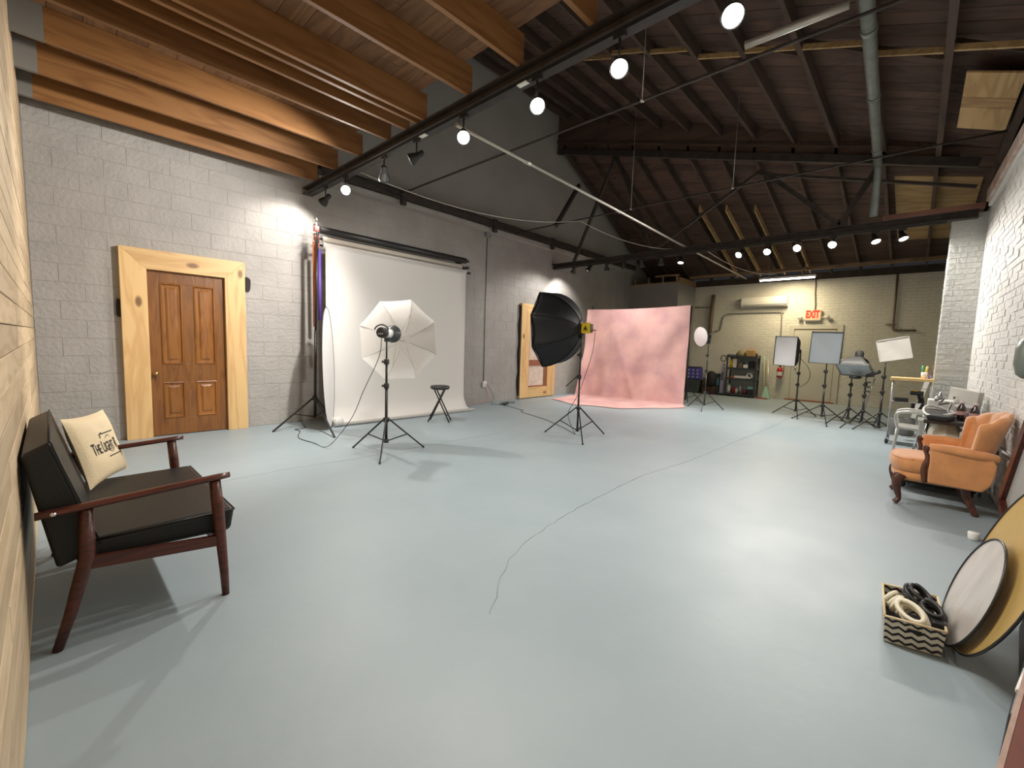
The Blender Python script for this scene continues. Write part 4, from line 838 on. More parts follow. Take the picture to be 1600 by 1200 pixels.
for i, z in enumerate((.66, .74, .82)): o = MB().box((9.83, .59, z), (.03, .09, .025)).build('spring_clamp', 'blackplastic', None, bevel=.004); tag(o, ('lowest', 'middle', 'highest')[i]+' small black clamp on the right stand pole under the tilted softbox', 'clamp', 'clamps on the stand pole')
o = MB().tube([(9.90, .50, .92), (9.98, .66, .06)], .012, 8).build('boom_pole', 'pipe'); tag(o, 'thin grey pole slanting down beside the tilted softbox stand', 'pole')
light_stand('black tripod stand of the tilted satin-fronted softbox', 9.80, .38, 1.18, .44, azof(9.8, .38, 9.491, .717), .30, .06)
softbox('softbox', 'tilted softbox with a crinkled satin white front, rightmost of the far four', (9.78, .29, 1.41), (-1, .02, 0), .42, .36, .10, 'satin', .22, 'blackplastic', 'satin')

# ================================================================== SOFA
M['lx'] = M['darkwood']
sf = thing('loveseat', 'two-seat sofa with black leather cushions and dark red wooden frame by the plank wall', 'sofa', (.26, 2.95, 0))
XF, XR = .545, -.033
for y in (2.41, 3.49):
    MB().tube([(XF, y, .0), (XF-.004, y, .12), (XF-.022, y, .45), (XF-.032, y, .585)], [.016, .019, .026, .024], 12).build('leg', 'darkwood', sf)
    MB().tube([(XR, y, .0), (XR+.04, y, .13), (XR+.10, y, .36), (XR+.105, y, .56)], [.017, .020, .027, .022], 12).build('leg', 'darkwood', sf)
    pth = [(-.065, y, .565), (.15, y, .575), (.4, y, .592), (.565, y, .602)]
    m = MB(); m.grid(lambda u, v, y=y: Vector((-.07+.645*u, y+math.cos(v*2*PI)*.027*(1-.55*max(0, (u-.93)/.07)**2), .565+.038*u+math.sin(v*2*PI)*.014)), 16, 12, 0, True)
    n0 = len(m.v); m.f += [tuple(range(0, 12*17, 17)), tuple(range(16, 12*17, 17))[::-1]]; m.sm += [False, False]; m.build('armrest', 'darkwood', sf)
    MB().bar((XR+.09, y, .335), (XF-.014, y, .285), .022, .05).build('side_rail', 'darkwood', sf)
    MB().lathe([(.009, 0), (.009, .004), (0, .005)], (-.02, y-.027, .57), (0,-1,0), 10).build('screw_cap', 'chrome', sf)
MB().bar((XF-.03, 2.41, .29), (XF-.03, 3.49, .29), .022, .045).build('front_rail', 'darkwood', sf); MB().bar((.09, 2.41, .33), (.09, 3.49, .33), .022, .04).build('rear_rail', 'darkwood', sf)
def cushion(name, pts8, m, parent, bev): return MB().hexa(pts8).build(name, m, parent, bevel=bev, bseg=4)
def hx(prof, y0, y1): return [(prof[0][0], y0, prof[0][1]), (prof[1][0], y0, prof[1][1]), (prof[1][0], y1, prof[1][1]), (prof[0][0], y1, prof[0][1]), (prof[3][0], y0, prof[3][1]), (prof[2][0], y0, prof[2][1]), (prof[2][0], y1, prof[2][1]), (prof[3][0], y1, prof[3][1])]
sc_ = cushion('seat_cushion', hx([(.03, .325), (.585, .305), (.605, .42), (.06, .415)], 2.447, 3.455), 'leather', sf, .022)
MB().tube([(.60, 2.45, .412), (.60, 3.45, .412)], .005, 6).build('piping', 'leather', sc_); MB().tube([(.07, 2.447, .410), (.60, 2.447, .412)], .005, 6).build('piping', 'leather', sc_)
bc_ = cushion('back_cushion', hx([(-.02, .32), (.115, .37), (-.015, .845), (-.098, .80)], 2.447, 3.455), 'leather', sf, .018)
MB().tube([(-.015, 2.447, .842), (.11, 2.447, .39)], .004, 6).build('piping', 'leather', bc_); MB().tube([(-.018, 2.45, .843), (-.018, 3.45, .843)], .004, 6).build('piping', 'leather', bc_)
# pillow with its print
BL, BR_, TR_, TL_ = Vector((.115, 3.19, .425)), Vector((.305, 3.585, .425)), Vector((.205, 3.62, .805)), Vector((.02, 3.21, .82))
pn = (BR_-BL).cross(TL_-BL).normalized(); pn = pn if pn.dot(Vector((-.7, -.7, .2))-Vector((0,0,0))) > 0 or pn.dot(Vector((1, -1, 0))) > 0 else -pn
cam_dir = (Vector((0, 0, CAM_H))-BL).normalized(); pn = pn if pn.dot(cam_dir) > 0 else -pn
def pil_(u, v, side):
    # pinch edges inward between the corners
    eu, ev = (2*u-1), (2*v-1); pin = .035
    uu_ = .5+.5*eu*(1-pin*2*(1-ev*ev)*abs(eu)); vv_ = .5+.5*ev*(1-pin*2*(1-eu*eu)*abs(ev))
    p = BL.lerp(BR_, uu_).lerp(TL_.lerp(TR_, uu_), vv_); th = .048*((1-eu**4)*(1-ev**4))**.6*(1-.15*eu*eu)
    th += .006*noise.noise(Vector((u*5, v*5, side)))*(1-eu**4)*(1-ev**4)
    return p+pn*th*side
pl = thing('throw_pillow', 'cream canvas pillow printed with black lettering in the corner of the sofa', 'pillow', tuple(BL))
M['canvas'] = mat('cream_canvas', (.66, .54, .35), .85, bump=.2, bscale=90)
m = MB(); m.grid(lambda u, v: pil_(u, v, 1), 24, 24, 0, True); m.grid(lambda u, v: pil_(1-u, v, -1), 24, 24, 0, True); m.build('pillow_cover', 'canvas', pl)
def onp(u, v): return pil_(u, v, 1)+pn*.0015
flip = (BR_-BL).dot(Vector((.72, -.7, 0))) < 0
def prnt(vs, fs, cu_, cv_, su, sv, name, m='inkprint'):
    mb = MB(); mb.add([onp(cu_+v[0]*su, cv_+v[1]*sv) for v in vs], fs); return mb.build(name, m, pl)
M['inkprint'] = mat('black_print_ink', (.03, .028, .025), .8)
vs, fs = text_mesh('The Light R', .2, .003)
def caps(parts, cu0, cv0):
    x = cu0
    for ch_c, sz in parts:
        vs, fs = text_mesh(ch_c, sz, .004)
        if vs:
            w_ = max(v[0] for v in vs)-min(v[0] for v in vs); mn = min(v[0] for v in vs); mnz = min(v[1] for v in vs)
            prnt([(v[0]-mn, v[1]-mnz, 0) for v in vs], fs, x, cv0, .55, 1.15, 'print_lettering'); x += w_*.55+.010
        else: x += .022
caps([('T', .20), ('H', .165), ('E', .165), (' ', .1), ('L', .20), ('I', .165), ('G', .165), ('H', .165), ('T', .165), (' ', .1), ('R', .20)], .16, .41)
def strip(pts, wd, name='print_line'):
    vs = []
    for i, (u, v) in enumerate(pts):
        a, b = pts[max(i-1, 0)], pts[min(i+1, len(pts)-1)]; dx, dy = b[0]-a[0], b[1]-a[1]; l = math.hypot(dx, dy); nx, ny = -dy/l*wd/2, dx/l*wd/2; vs += [onp(u+nx, v+ny)+pn*.001, onp(u-nx, v-ny)+pn*.001]
    MB().add(vs, [(2*i, 2*i+1, 2*i+3, 2*i+2) for i in range(len(pts)-1)]).build(name, 'inkprint', pl)
strip([(.38+.03*i, .68) for i in range(13)], .016); strip([(.39, .68-.02*i) for i in range(4)], .014); strip([(.42+.01*i, .695) for i in range(4)], .02)
strip([(.44+.03*i, .33) for i in range(12)], .016)
for k_, (c0_, r0_) in enumerate(((.53, .11), (.50, .115))):
    strip([(.56+.085*math.cos((1-2*k_)*t*PI/12), c0_+r0_*math.sin((1-2*k_)*t*PI/12)) for t in range(3, 10)], .008)

# ================================================================== ARMCHAIR
M['peach'] = mat('peach_velvet', (.66, .29, .105), .75, var=.18, vscale=9, sheen=.4, bump=.1, bscale=30)
ACX, ACY, AR = 5.29, -.02, .07
ach = thing('armchair', 'peach velvet armchair with channelled back and carved dark wooden legs', 'armchair', (ACX, ACY, 0), AR)
Ra = WORLD[ach.name]
def A(x, y, z): return Ra @ Vector((x, y, z))
for sx_ in (-1, 1):
    pts = smoothpath([(sx_*.245, .055, .26), (sx_*.262, .075, .20), (sx_*.255, .065, .12), (sx_*.25, .05, .05), (sx_*.262, .075, .012)], 4); n_ = len(pts)
    rad = [.044-.025*min(1, i/(n_*.65)) if i < n_-4 else .022 for i in range(n_)]; MB().tube([A(*p) for p in pts], rad, 12).build('leg', 'legwood', ach)
    pts = smoothpath([(sx_*.19, -.34, .26), (sx_*.195, -.37, .14), (sx_*.205, -.43, .0)], 4); n_ = len(pts); rad = [.032-.012*i/n_ for i in range(n_)]
    MB().tube([A(*p) for p in pts], rad, 10).build('leg', 'legwood', ach)
m = MB()
def dsh(s, inset=0): # D-shaped outline, s 0..1
    pts = []
    W_, yb, yf = .268-inset, -.40+inset, -.02; 
    for i in range(17):
        a = PI*i/16; pts.append((W_*math.cos(a), yf+(.135-inset)*max(0, math.sin(a))**.75))
    return pts+[(-W_, yb), (W_, yb)]
rings = [(.285, .02), (.30, .0), (.345, -.012), (.39, -.008), (.412, .012), (.422, .05), (.426, .12)]
vs = []; k = 19
for z, ins in rings:
    for x, y in dsh(0, ins): vs.append(A(x, y, z))
fs = [(j*k+i, j*k+(i+1) % k, (j+1)*k+(i+1) % k, (j+1)*k+i) for j in range(len(rings)-1) for i in range(k)]; fs += [tuple(range(k))[::-1], tuple((len(rings)-1)*k+i for i in range(k))]
m.add(vs, fs, True); cush_ = m.build('seat_cushion', 'peach', ach)
MB().tube([A(x*.99, y*.99, .405) for x, y in dsh(0, 0)[:17]], .006, 6).build('piping', 'peach', cush_)
m = MB(); vs = []
for z, ins in ((.215, .03), (.235, .012), (.29, .008)):
    for x, y in dsh(0, ins): vs.append(A(x, y, z))
fs = [(j*k+i, j*k+(i+1) % k, (j+1)*k+(i+1) % k, (j+1)*k+i) for j in range(2) for i in range(k)]+[tuple(range(k))[::-1], tuple(2*k+i for i in range(k))]
m.add(vs, fs, True); m.build('seat_apron', 'peach', ach)
for sx_ in (-1, 1):
    m = MB(); x0, x1 = sx_*.25, sx_*.305
    prof_ = [(-.115, .235), (-.11, .52), (-.14, .545), (-.30, .52), (-.47, .50), (-.495, .45), (-.49, .36), (-.47, .28), (-.43, .225)]
    m.prism(prof_, .055, A(min(x0, x1), 0, 0), (Ra.to_3x3() @ Vector((0,1,0))), (0,0,1), (Ra.to_3x3() @ Vector((1,0,0)))); m.build('arm_panel', 'peach', ach, bevel=.012, bseg=3)
    pts = smoothpath([(sx_*.282, -.105, .535), (sx_*.286, -.25, .53), (sx_*.285, -.40, .515), (sx_*.26, -.50, .50)], 5); MB().tube([A(*p) for p in pts], [.030+.012*math.sin(PI*i/(len(pts)-1)) for i in range(len(pts))], 12).build('armrest_roll', 'peach', ach)
    pts = smoothpath([(sx_*.278, -.098, .54), (sx_*.280, -.085, .50), (sx_*.278, -.105, .43), (sx_*.276, -.085, .34), (sx_*.272, -.10, .23)], 4)
    MB().tube([A(*p) for p in pts], [.028, .03, .027, .022, .017, .015, .016, .02, .022, .024, .024, .023, .022, .02, .02, .02, .018][:len(pts)], 10).build('carved_post', 'legwood', ach)
def backp(u, v, sd):
    th = (u-.5)*PI*1.0; t = v; topz = .845-.11*abs(u-.5)**2*4*.9; z = .24+(topz-.24)*t; lean = .145*max(0.0, t-.15)**1.3
    rx, ry_ = .275+.02*t, .13; ch2 = .016*abs(math.cos(u*PI*5.0))*min(1, t*2)
    x = rx*math.sin(th)*(1-.08*(1-t)); y = -.33-ry_*math.cos(th)-lean*math.cos(th*.75)
    nx, ny = -math.sin(th), math.cos(th); o_ = (.035+ch2)*sd if sd > 0 else .03*sd
    ed = 1-.8*max(0, (t-.93)/.07)**2; return A(x+nx*o_*ed, y+ny*o_*ed, z+(.016*abs(math.cos(u*PI*5)) if t > .9 else 0))
m = MB(); nu, nv = 50, 20; W_ = nu+1
vs = [backp(i/nu, j/nv, 1) for j in range(nv+1) for i in range(W_)]+[backp(i/nu, j/nv, -1) for j in range(nv+1) for i in range(W_)]; K = W_*(nv+1)
fs = [(j*W_+i, j*W_+i+1, (j+1)*W_+i+1, (j+1)*W_+i) for j in range(nv) for i in range(nu)]; fs += [tuple(K+q for q in f[::-1]) for f in fs]
b_ = [i for i in range(W_)]+[j*W_+nu for j in range(1, nv+1)]+[nv*W_+i for i in range(nu-1, -1, -1)]+[j*W_ for j in range(nv-1, 0, -1)]
fs += [(b_[q], K+b_[q], K+b_[(q+1) % len(b_)], b_[(q+1) % len(b_)]) for q in range(len(b_))]
m.add(vs, fs, True); m.build('channelled_back', 'peach', ach)

# ================================================================== BASKET AND REFLECTORS
def chevron():
    m = bpy.data.materials.new('chevron_print'); m.use_nodes = True; nt = m.node_tree; N = nt.nodes; L = nt.links; b = N['Principled BSDF']; b.inputs['Roughness'].default_value = .8
    g = N.new('ShaderNodeNewGeometry'); sp_ = N.new('ShaderNodeSeparateXYZ'); L.new(g.outputs['Position'], sp_.inputs[0])
    s = N.new('ShaderNodeMath'); s.operation = 'ADD'; L.new(sp_.outputs['X'], s.inputs[0]); L.new(sp_.outputs['Y'], s.inputs[1])
    pp_ = N.new('ShaderNodeMath'); pp_.operation = 'PINGPONG'; pp_.inputs[1].default_value = .0165; L.new(s.outputs[0], pp_.inputs[0])
    k = N.new('ShaderNodeMath'); k.operation = 'MULTIPLY_ADD'; k.inputs[1].default_value = .75; L.new(pp_.outputs[0], k.inputs[0]); L.new(sp_.outputs['Z'], k.inputs[2])
    fr_ = N.new('ShaderNodeMath'); fr_.operation = 'MODULO'; fr_.inputs[1].default_value = .031; L.new(k.outputs[0], fr_.inputs[0])
    gt = N.new('ShaderNodeMath'); gt.operation = 'GREATER_THAN'; gt.inputs[1].default_value = .0185; L.new(fr_.outputs[0], gt.inputs[0])
    mx = N.new('ShaderNodeMix'); mx.data_type = 'RGBA'; mx.inputs[6].default_value = (.68, .64, .52, 1); mx.inputs[7].default_value = (.022, .018, .024, 1); L.new(gt.outputs[0], mx.inputs[0]); L.new(mx.outputs[2], b.inputs['Base Color']); return m
bk = thing('storage_basket', 'small black and cream chevron fabric basket full of cables', 'basket', (2.66, -.10, 0))
CH = chevron(); bz = .125
P0 = [(2.515, .0), (2.85, .02), (2.89, -.165), (2.555, -.185)]
P1 = [(2.505, .006), (2.86, .028), (2.90, -.173), (2.545, -.193)]
for k in range(4):
    a, b = Vector((*P0[k], .004)), Vector((*P0[(k+1) % 4], .004)); a2, b2 = Vector((*P1[k], bz)), Vector((*P1[(k+1) % 4], bz)); cc = Vector((2.70, -.085, 0)); 
    def ins(p): q = (cc-Vector((p.x, p.y, 0))).normalized()*.006; return p+q
    MB().hexa([a, b, ins(b), ins(a), a2, b2, ins(b2), ins(a2)]).build('basket_side', CH, bk)
    MB().tube([a2, b2], .005, 6).build('rim_trim', 'canvas', bk)
MB().hexa([(*p, .002) for p in P0]+[(*p, .010) for p in P0]).build('basket_bottom', 'blackfab', bk)
MB().bar((2.523, -.072, .088), (2.529, -.118, .088), .008, .012).build('grip_hole', 'blackfab', bk)
def coil(name, label, c, r, turns, rr, m, nrm, squash=.7, jit=.01, sd=1):
    rnd = random.Random(sd); nrm = Vector(nrm).normalized(); u = nrm.orthogonal().normalized(); v = nrm.cross(u); pts = []
    N_ = turns*18
    for i in range(N_): a = 2*PI*i/18; q = r*(1+.12*math.sin(a*.37+sd)); pts.append(Vector(c)+u*q*math.cos(a)+v*q*squash*math.sin(a)+nrm*(rr*1.7*(i/18-turns/2)+jit*math.sin(a*.71)))
    o = MB().tube(pts, rr, 8).build(name, m); return tag(o, label, 'cable', 'coiled cables in the basket')
M['ropewhite'] = mat('cream_rubber_cable', (.74, .70, .56), .5)
coil('coiled_cable', 'cream coiled cable nearest the camera in the chevron basket', (2.60, -.085, .130), .056, 4, .010, 'ropewhite', (-.6, .3, .8), .55, .004, 1)
coil('coiled_cable', 'cream coiled cable at the far left of the chevron basket', (2.68, -.035, .120), .036, 5, .009, 'ropewhite', (.5, .8, .3), .7, .004, 2)
coil('coiled_cable', 'black coiled cable at the back of the chevron basket', (2.77, -.10, .150), .052, 4, .009, 'blackplastic', (-.3, -.4, .9), .7, .005, 3)
coil('coiled_cable', 'black coiled cable over the right rim of the chevron basket', (2.67, -.150, .140), .045, 4, .009, 'blackplastic', (-.5, .2, .8), .6, .005, 4)
o = MB().box((2.62, -.165, .115), (.07, .05, .04), Matrix.Rotation(.3, 3, 'Z')).build('power_adapter', 'blackplastic', None, bevel=.006); tag(o, 'black power adapter wedged in the right front corner of the chevron basket', 'adapter')
def round_reflector(label, c, n, R, fab, rimm, name='round_reflector'):
    c, n = Vector(c), Vector(n).normalized(); u = Vector((0,0,1)).cross(n).normalized(); v = n.cross(u); t = thing(name, label, 'reflector', tuple(c-v*R))
    m = MB(); 
    def f(a, r_): x_, y_ = math.cos(a*2*PI)*r_, math.sin(a*2*PI)*r_; return c+(u*x_+v*y_)*R+n*.006*noise.noise(Vector((x_*2.2+R*9, y_*1.1, 0)))*(1-r_)
    m.grid(lambda a, r_: f(a, .004+.996*r_), 48, 10, 0, True); m.build('fabric', fab, t)
    MB().tube([c+(u*math.cos(2*PI*i/48)+v*math.sin(2*PI*i/48))*R for i in range(48)], .0055, 8, closed=True).build('rim', rimm, t); return t
M['gold'] = mat('gold_reflector_fabric', (.52, .35, .11), .42, .35, bump=.3, bscale=9); M['silverf'] = mat('silver_white_reflector_fabric', (.62, .58, .55), .35, .3, col2=(.50, .47, .44), vscale=6, bump=.5, bscale=7, stretch=(1, 1, .3))
gn = Vector((-.04, .955, .29)).normalized()
round_reflector('large round gold reflector leaning at the right edge', (2.74, -.345, .395), gn, .405, 'gold', 'black')
round_reflector('smaller round silver-white reflector with black rim leaning on the gold one', (2.735, -.262, .257), Vector((-.07, .955, .285)), .258, 'silverf', 'black')
# dark bag and folded stand behind the reflectors
o = MB().hexa([(2.25, -.60, .0), (3.1, -.68, 0), (3.1, -.46, 0), (2.25, -.36, 0), (2.3, -.62, .34), (3.0, -.66, .5), (3.0, -.52, .5), (2.3, -.45, .34)]).build('equipment_bag', 'blackfab', None, bevel=.03, bseg=3); tag(o, 'black equipment bag on the floor behind the gold reflector', 'bag')
# bottle-white thing behind the gold reflector
o = MB().lathe([(.0, 0), (.026, .0), (.03, .01), (.033, .05), (.03, .055), (0, .055)], (4.44, -.405, 0), (0,0,1), 18).build('paper_cup', 'white'); tag(o, 'small white cup on the floor just behind the gold reflector', 'cup')
# framed board edge near the brick wall
fr_ = thing('picture_frame', 'dark brown wooden frame leaning on the white brick wall at the right edge', 'frame', tuple(rw(-4.1, .1, 0)))
for p, q in (((-3.95, .10, .25), (-4.28, .06, .98)), ((-4.28, .06, .98), (-5.1, .05, .86)), ((-3.95, .10, .25), (-4.8, .12, .0)), ((-4.8, .12, .02), (-5.1, .05, .86))): MB().bar(rw(*p), rw(*q), .035, .06).build('frame_rail', 'darkwood', fr_)
MB().hexa([rw(-3.97, .085, .26), rw(-4.28, .05, .97), rw(-5.1, .04, .85), rw(-4.8, .10, .02), rw(-3.97, .075, .26), rw(-4.28, .04, .97), rw(-5.1, .03, .85), rw(-4.8, .09, .02)]).build('backing_board', 'flatgrey', fr_)
# low reddish wooden table at the bottom right corner
tb = thing('side_table', 'dark reddish wooden table with a pale edge at the bottom right corner', 'table', (1.5, -.36, 0))
def slab(z0, z1, a, b, wd): 
    a, b = Vector(a), Vector(b); d = (b-a).normalized(); n_ = Vector((d.y, -d.x, 0)); n_ = n_ if n_.y < 0 else -n_
    return [a+Vector((0,0,z0)), b+Vector((0,0,z0)), b+n_*wd+Vector((0,0,z0)), a+n_*wd+Vector((0,0,z0)), a+Vector((0,0,z1)), b+Vector((0,0,z1)), b+n_*wd+Vector((0,0,z1)), a+n_*wd+Vector((0,0,z1))]
M['tabletop'] = wood('red_brown_table_top', (.13, .026, .012), (.05, .011, .007), 'X', .6, 8, False); M['tableedge'] = mat('worn_pinkish_table_edge', (.40, .27, .22), .5, var=.2, vscale=20)
ea, eb = (1.15, -.163, 0), (1.80, -.292, 0)
MB().hexa(slab(.425, .45, (1.15, -.171, 0), (1.80, -.300, 0), .26)).build('table_top', 'tabletop', tb)
MB().hexa(slab(.440, .451, ea, eb, .009)).build('edge_moulding', 'tableedge', tb)
for x, y in ((1.75, -.33), (1.75, -.52), (1.2, -.22), (1.2, -.43)): MB().tube([(x, y, 0), (x, y, .425)], [.014, .02], 10).build('leg', 'tableedge', tb)
MB().hexa(slab(.15, .165, (1.20, -.22, 0), (1.78, -.33, 0), .2)).build('shelf', 'tabletop', tb)
o = MB().hexa([(2.02, -.30, .0), (2.55, -.40, .0), (2.55, -.46, 0), (2.02, -.36, 0), (2.04, -.31, .16), (2.55, -.41, .16), (2.55, -.47, .16), (2.04, -.37, .16)]).build('carrying_case', 'blackplastic', None, bevel=.012); tag(o, 'slim black case on the floor beyond the reddish table', 'case')
o = MB().tube([(2.12, -.335, .20), (2.30, -.375, .20)], .007, 8).build('white_rod', 'white'); tag(o, 'short white rod lying on the slim black case at the right edge', 'rod')
# ================================================================== UTILITY CART
CX0, CX1, CY0, CY1 = 8.42, 8.74, -.19, .235
ct = thing('utility_cart', 'rolling metal cart with a butcher-block top beside the pillar', 'cart', (8.58, .02, 0))
MB().bb((CX0-.02, CY0-.02, .945), (CX1+.02, CY1+.02, .985)).build('butcher_block_top', wood('butcher_block', (.72, .50, .22), (.62, .40, .16), 'Y', .5, 14, False), ct, bevel=.004)
for x in (CX0+.012, CX1-.012):
    for y in (CY0+.012, CY1-.012):
        MB().tube([(x, y, .09), (x, y, .945)], .011, 10).build('post', 'greymetal', ct)
        c = MB().lathe([(.0, -.012), (.038, -.012), (.042, 0), (.038, .012), (0, .012)], (x-.01, y, .042), (.25, 1, 0), 18).build('caster', 'blackplastic', ct)
        MB().bb((x-.012, y-.02, .06), (x+.012, y+.02, .095)).build('caster_fork', 'chrome', c)
for z in (.14, .63):
    sh_ = MB()
    for x in (CX0+.012, CX1-.012): sh_.tube([(x, CY0, z), (x, CY1, z)], .006, 6)
    for y in (CY0+.012, CY1-.012): sh_.tube([(CX0, y, z), (CX1, y, z)], .006, 6)
    o = sh_.build('shelf_rim', 'greymetal', ct); MB().bb((CX0+.01, CY0+.01, z-.006), (CX1-.01, CY1-.01, z)).build('shelf', mat('grey_cart_shelf', (.40, .41, .40), .5, .3), ct)
MB().tube([(CX0, CY0, .84), (CX0, CY1, .86)], .005, 6).build('towel_rail', 'pipe', ct)
o = MB().lathe([(.0, 0), (.13, .0), (.145, .02), (.15, .24), (.145, .245), (.135, .24), (.13, .03), (0, .03)], (8.58, .08, .142), (0,0,1), 24).build('metal_bucket', mat('dull_grey_bucket', (.22, .22, .21), .5, .5, bump=.3, bscale=50)); tag(o, 'dull grey round bucket on the bottom shelf of the cart', 'bucket')
o = MB().box((8.55, .12, .66), (.14, .15, .055), Matrix.Rotation(.2, 3, 'Z')).build('black_box', 'blackplastic', None, bevel=.006); tag(o, 'flat black box at the left on the middle cart shelf', 'box')
dr = thing('cordless_drill', 'black and yellow cordless drill on the middle cart shelf', 'drill', (8.58, -.03, .63))
MB().tube([(8.55, -.12, .77), (8.55, .02, .77)], .032, 14).build('motor_housing', 'blackplastic', dr); MB().tube([(8.55, .02, .77), (8.55, .06, .77)], [.024, .012], 12).build('chuck', 'greymetal', dr)
MB().bar((8.56, -.08, .76), (8.58, -.10, .67), .04, .05).build('grip', 'blackplastic', dr); MB().box((8.58, -.10, .65), (.09, .07, .035)).build('battery', 'blackplastic', dr, bevel=.004); MB().tube([(8.55, -.05, .792), (8.55, 0, .792)], .018, 12).build('yellow_band', 'yellow', dr)
o = MB().tube(smoothpath([(8.5, -.1, .7), (8.44, -.12, .62), (8.42, -.08, .52), (8.44, -.03, .50), (8.46, -.02, .62)], 5), .02, 8).build('dangling_strap', 'blackfab'); tag(o, 'thick black strap drooping from the middle cart shelf', 'strap')
cu = thing('pen_cup', 'white cup with green and yellow sticks on the butcher-block top', 'cup', (8.56, -.10, .985))
MB().lathe([(.0, 0), (.03, 0), (.036, .09), (.034, .09), (.028, .006), (0, .006)], (8.56, -.10, .985), (0,0,1), 16).build('cup', mat('pinkish_white_cup', (.80, .68, .60), .5), cu)
MB().tube([(8.57, -.085, 1.0), (8.58, -.075, 1.17)], .011, 8).build('green_stick', mat('green_plastic', (.04, .30, .10), .5), cu); MB().tube([(8.56, -.11, 1.0), (8.55, -.125, 1.16)], .012, 8).build('yellow_stick', mat('soft_yellow', (.60, .48, .08), .5), cu)
o = MB().lathe([(.0, 0), (.02, 0), (.02, .04), (.012, .05), (0, .05)], (8.56, -.16, .985), (0,0,1), 12).build('glue_bottle', mat('lilac_plastic', (.30, .28, .50), .5)); tag(o, 'tiny lilac bottle right of the pen cup on the cart', 'bottle')
ld = thing('step_ladder', 'pale wooden ladder leaning behind the cart against the pillar side', 'ladder', (9.7, -.1, 0))
for dx in (0, .34): MB().bar((9.4+dx, .02, 0), (9.45+dx, -.42, 2.2), .03, .06).build('rail', 'paleboard', ld)
for i in range(6): MB().bar((9.41, .02-.07*(i+1), .3*(i+1)+.05), (9.76, .02-.07*(i+1), .3*(i+1)+.05), .02, .025).build('rung', 'paleboard', ld)
o = MB().bar((9.0, .02, .05), (9.03, -.16, 1.0), .05, .10).build('white_board', 'white'); tag(o, 'narrow white panel leaning between the cart and the pillar', 'panel')

# ================================================================== EQUIPMENT TABLE BEHIND THE ARMCHAIR
tt = thing('folding_table', 'low black-topped table with chrome legs behind the armchair, crowded with gear', 'table', (6.6, -.3, 0))
MB().hexa([(5.75, -.59, .655), (7.25, -.55, .655), (7.25, -.12, .655), (5.75, -.10, .655), (5.75, -.59, .69), (7.25, -.55, .69), (7.25, -.12, .69), (5.75, -.10, .69)]).build('table_top', mat('black_table_top', (.025, .024, .025), .4), tt, bevel=.006)
for x in (5.85, 7.15):
    MB().tube([(x, -.14, .655), (x+.05, -.04, .0)], .013, 8).build('leg', 'chrome', tt); MB().tube([(x, -.52, .655), (x+.05, -.54, .0)], .013, 8).build('leg', 'chrome', tt)
MB().tube([(5.87, -.06, .20), (7.17, -.06, .20)], .009, 8).build('stretcher', 'chrome', tt)
M['clear'] = mat('translucent_plastic', (.62, .62, .58), .25, trans=.35); M['potwhite'] = mat('cream_enamel', (.62, .60, .50), .3)
def tub(name, label, x, y, z, sx_, sy_, h, m, cat, lidm=None, grp=None, taper=.85):
    t = thing(name, label, cat, (x, y, z), 0, grp); a = [(x+i*sx_/2*taper, y+j*sy_/2*taper, z) for i, j in ((-1,-1),(1,-1),(1,1),(-1,1))]; b = [(x+i*sx_/2, y+j*sy_/2, z+h) for i, j in ((-1,-1),(1,-1),(1,1),(-1,1))]
    MB().hexa(a+b).build('tub', m, t, bevel=.012, bseg=3); MB().bb((x-sx_/2-.008, y-sy_/2-.008, z+h-.012), (x+sx_/2+.008, y+sy_/2+.008, z+h+.008)).build('lid', lidm or m, t, bevel=.004); return t
tub('plastic_tub', 'tall see-through plastic tub under the left of the gear table', 6.95, -.22, .10, .34, .28, .46, 'clear', 'tub')
tub('plastic_tub', 'long see-through plastic tub on the floor right behind the armchair', 6.60, -.32, .10, .42, .34, .40, 'clear', 'tub')
hp = thing('heater_pot', 'cream octagonal pot with a chrome knob under the gear table', 'pot', (6.0, -.27, .36))
MB().lathe([(.10, 0), (.13, .04), (.125, .20), (.085, .28), (.04, .30)], (6.0, -.27, .36), (0,0,1), 8, False).build('pot_body', 'potwhite', hp, bevel=.006); MB().lathe([(.012, .30), (.03, .31), (.03, .325), (0, .33)], (6.0, -.27, .36), (0,0,1), 14).build('knob', 'chrome', hp)
o = MB().bb((5.88, -.40, .18), (6.12, -.15, .36)).build('white_crate', 'white', None, bevel=.01); tag(o, 'white crate under the cream octagonal pot', 'crate')
o = MB().bb((5.80, -.56, .36), (6.05, -.36, .60)).build('white_box', 'white', None, bevel=.01); tag(o, 'white box under the right end of the gear table', 'box')
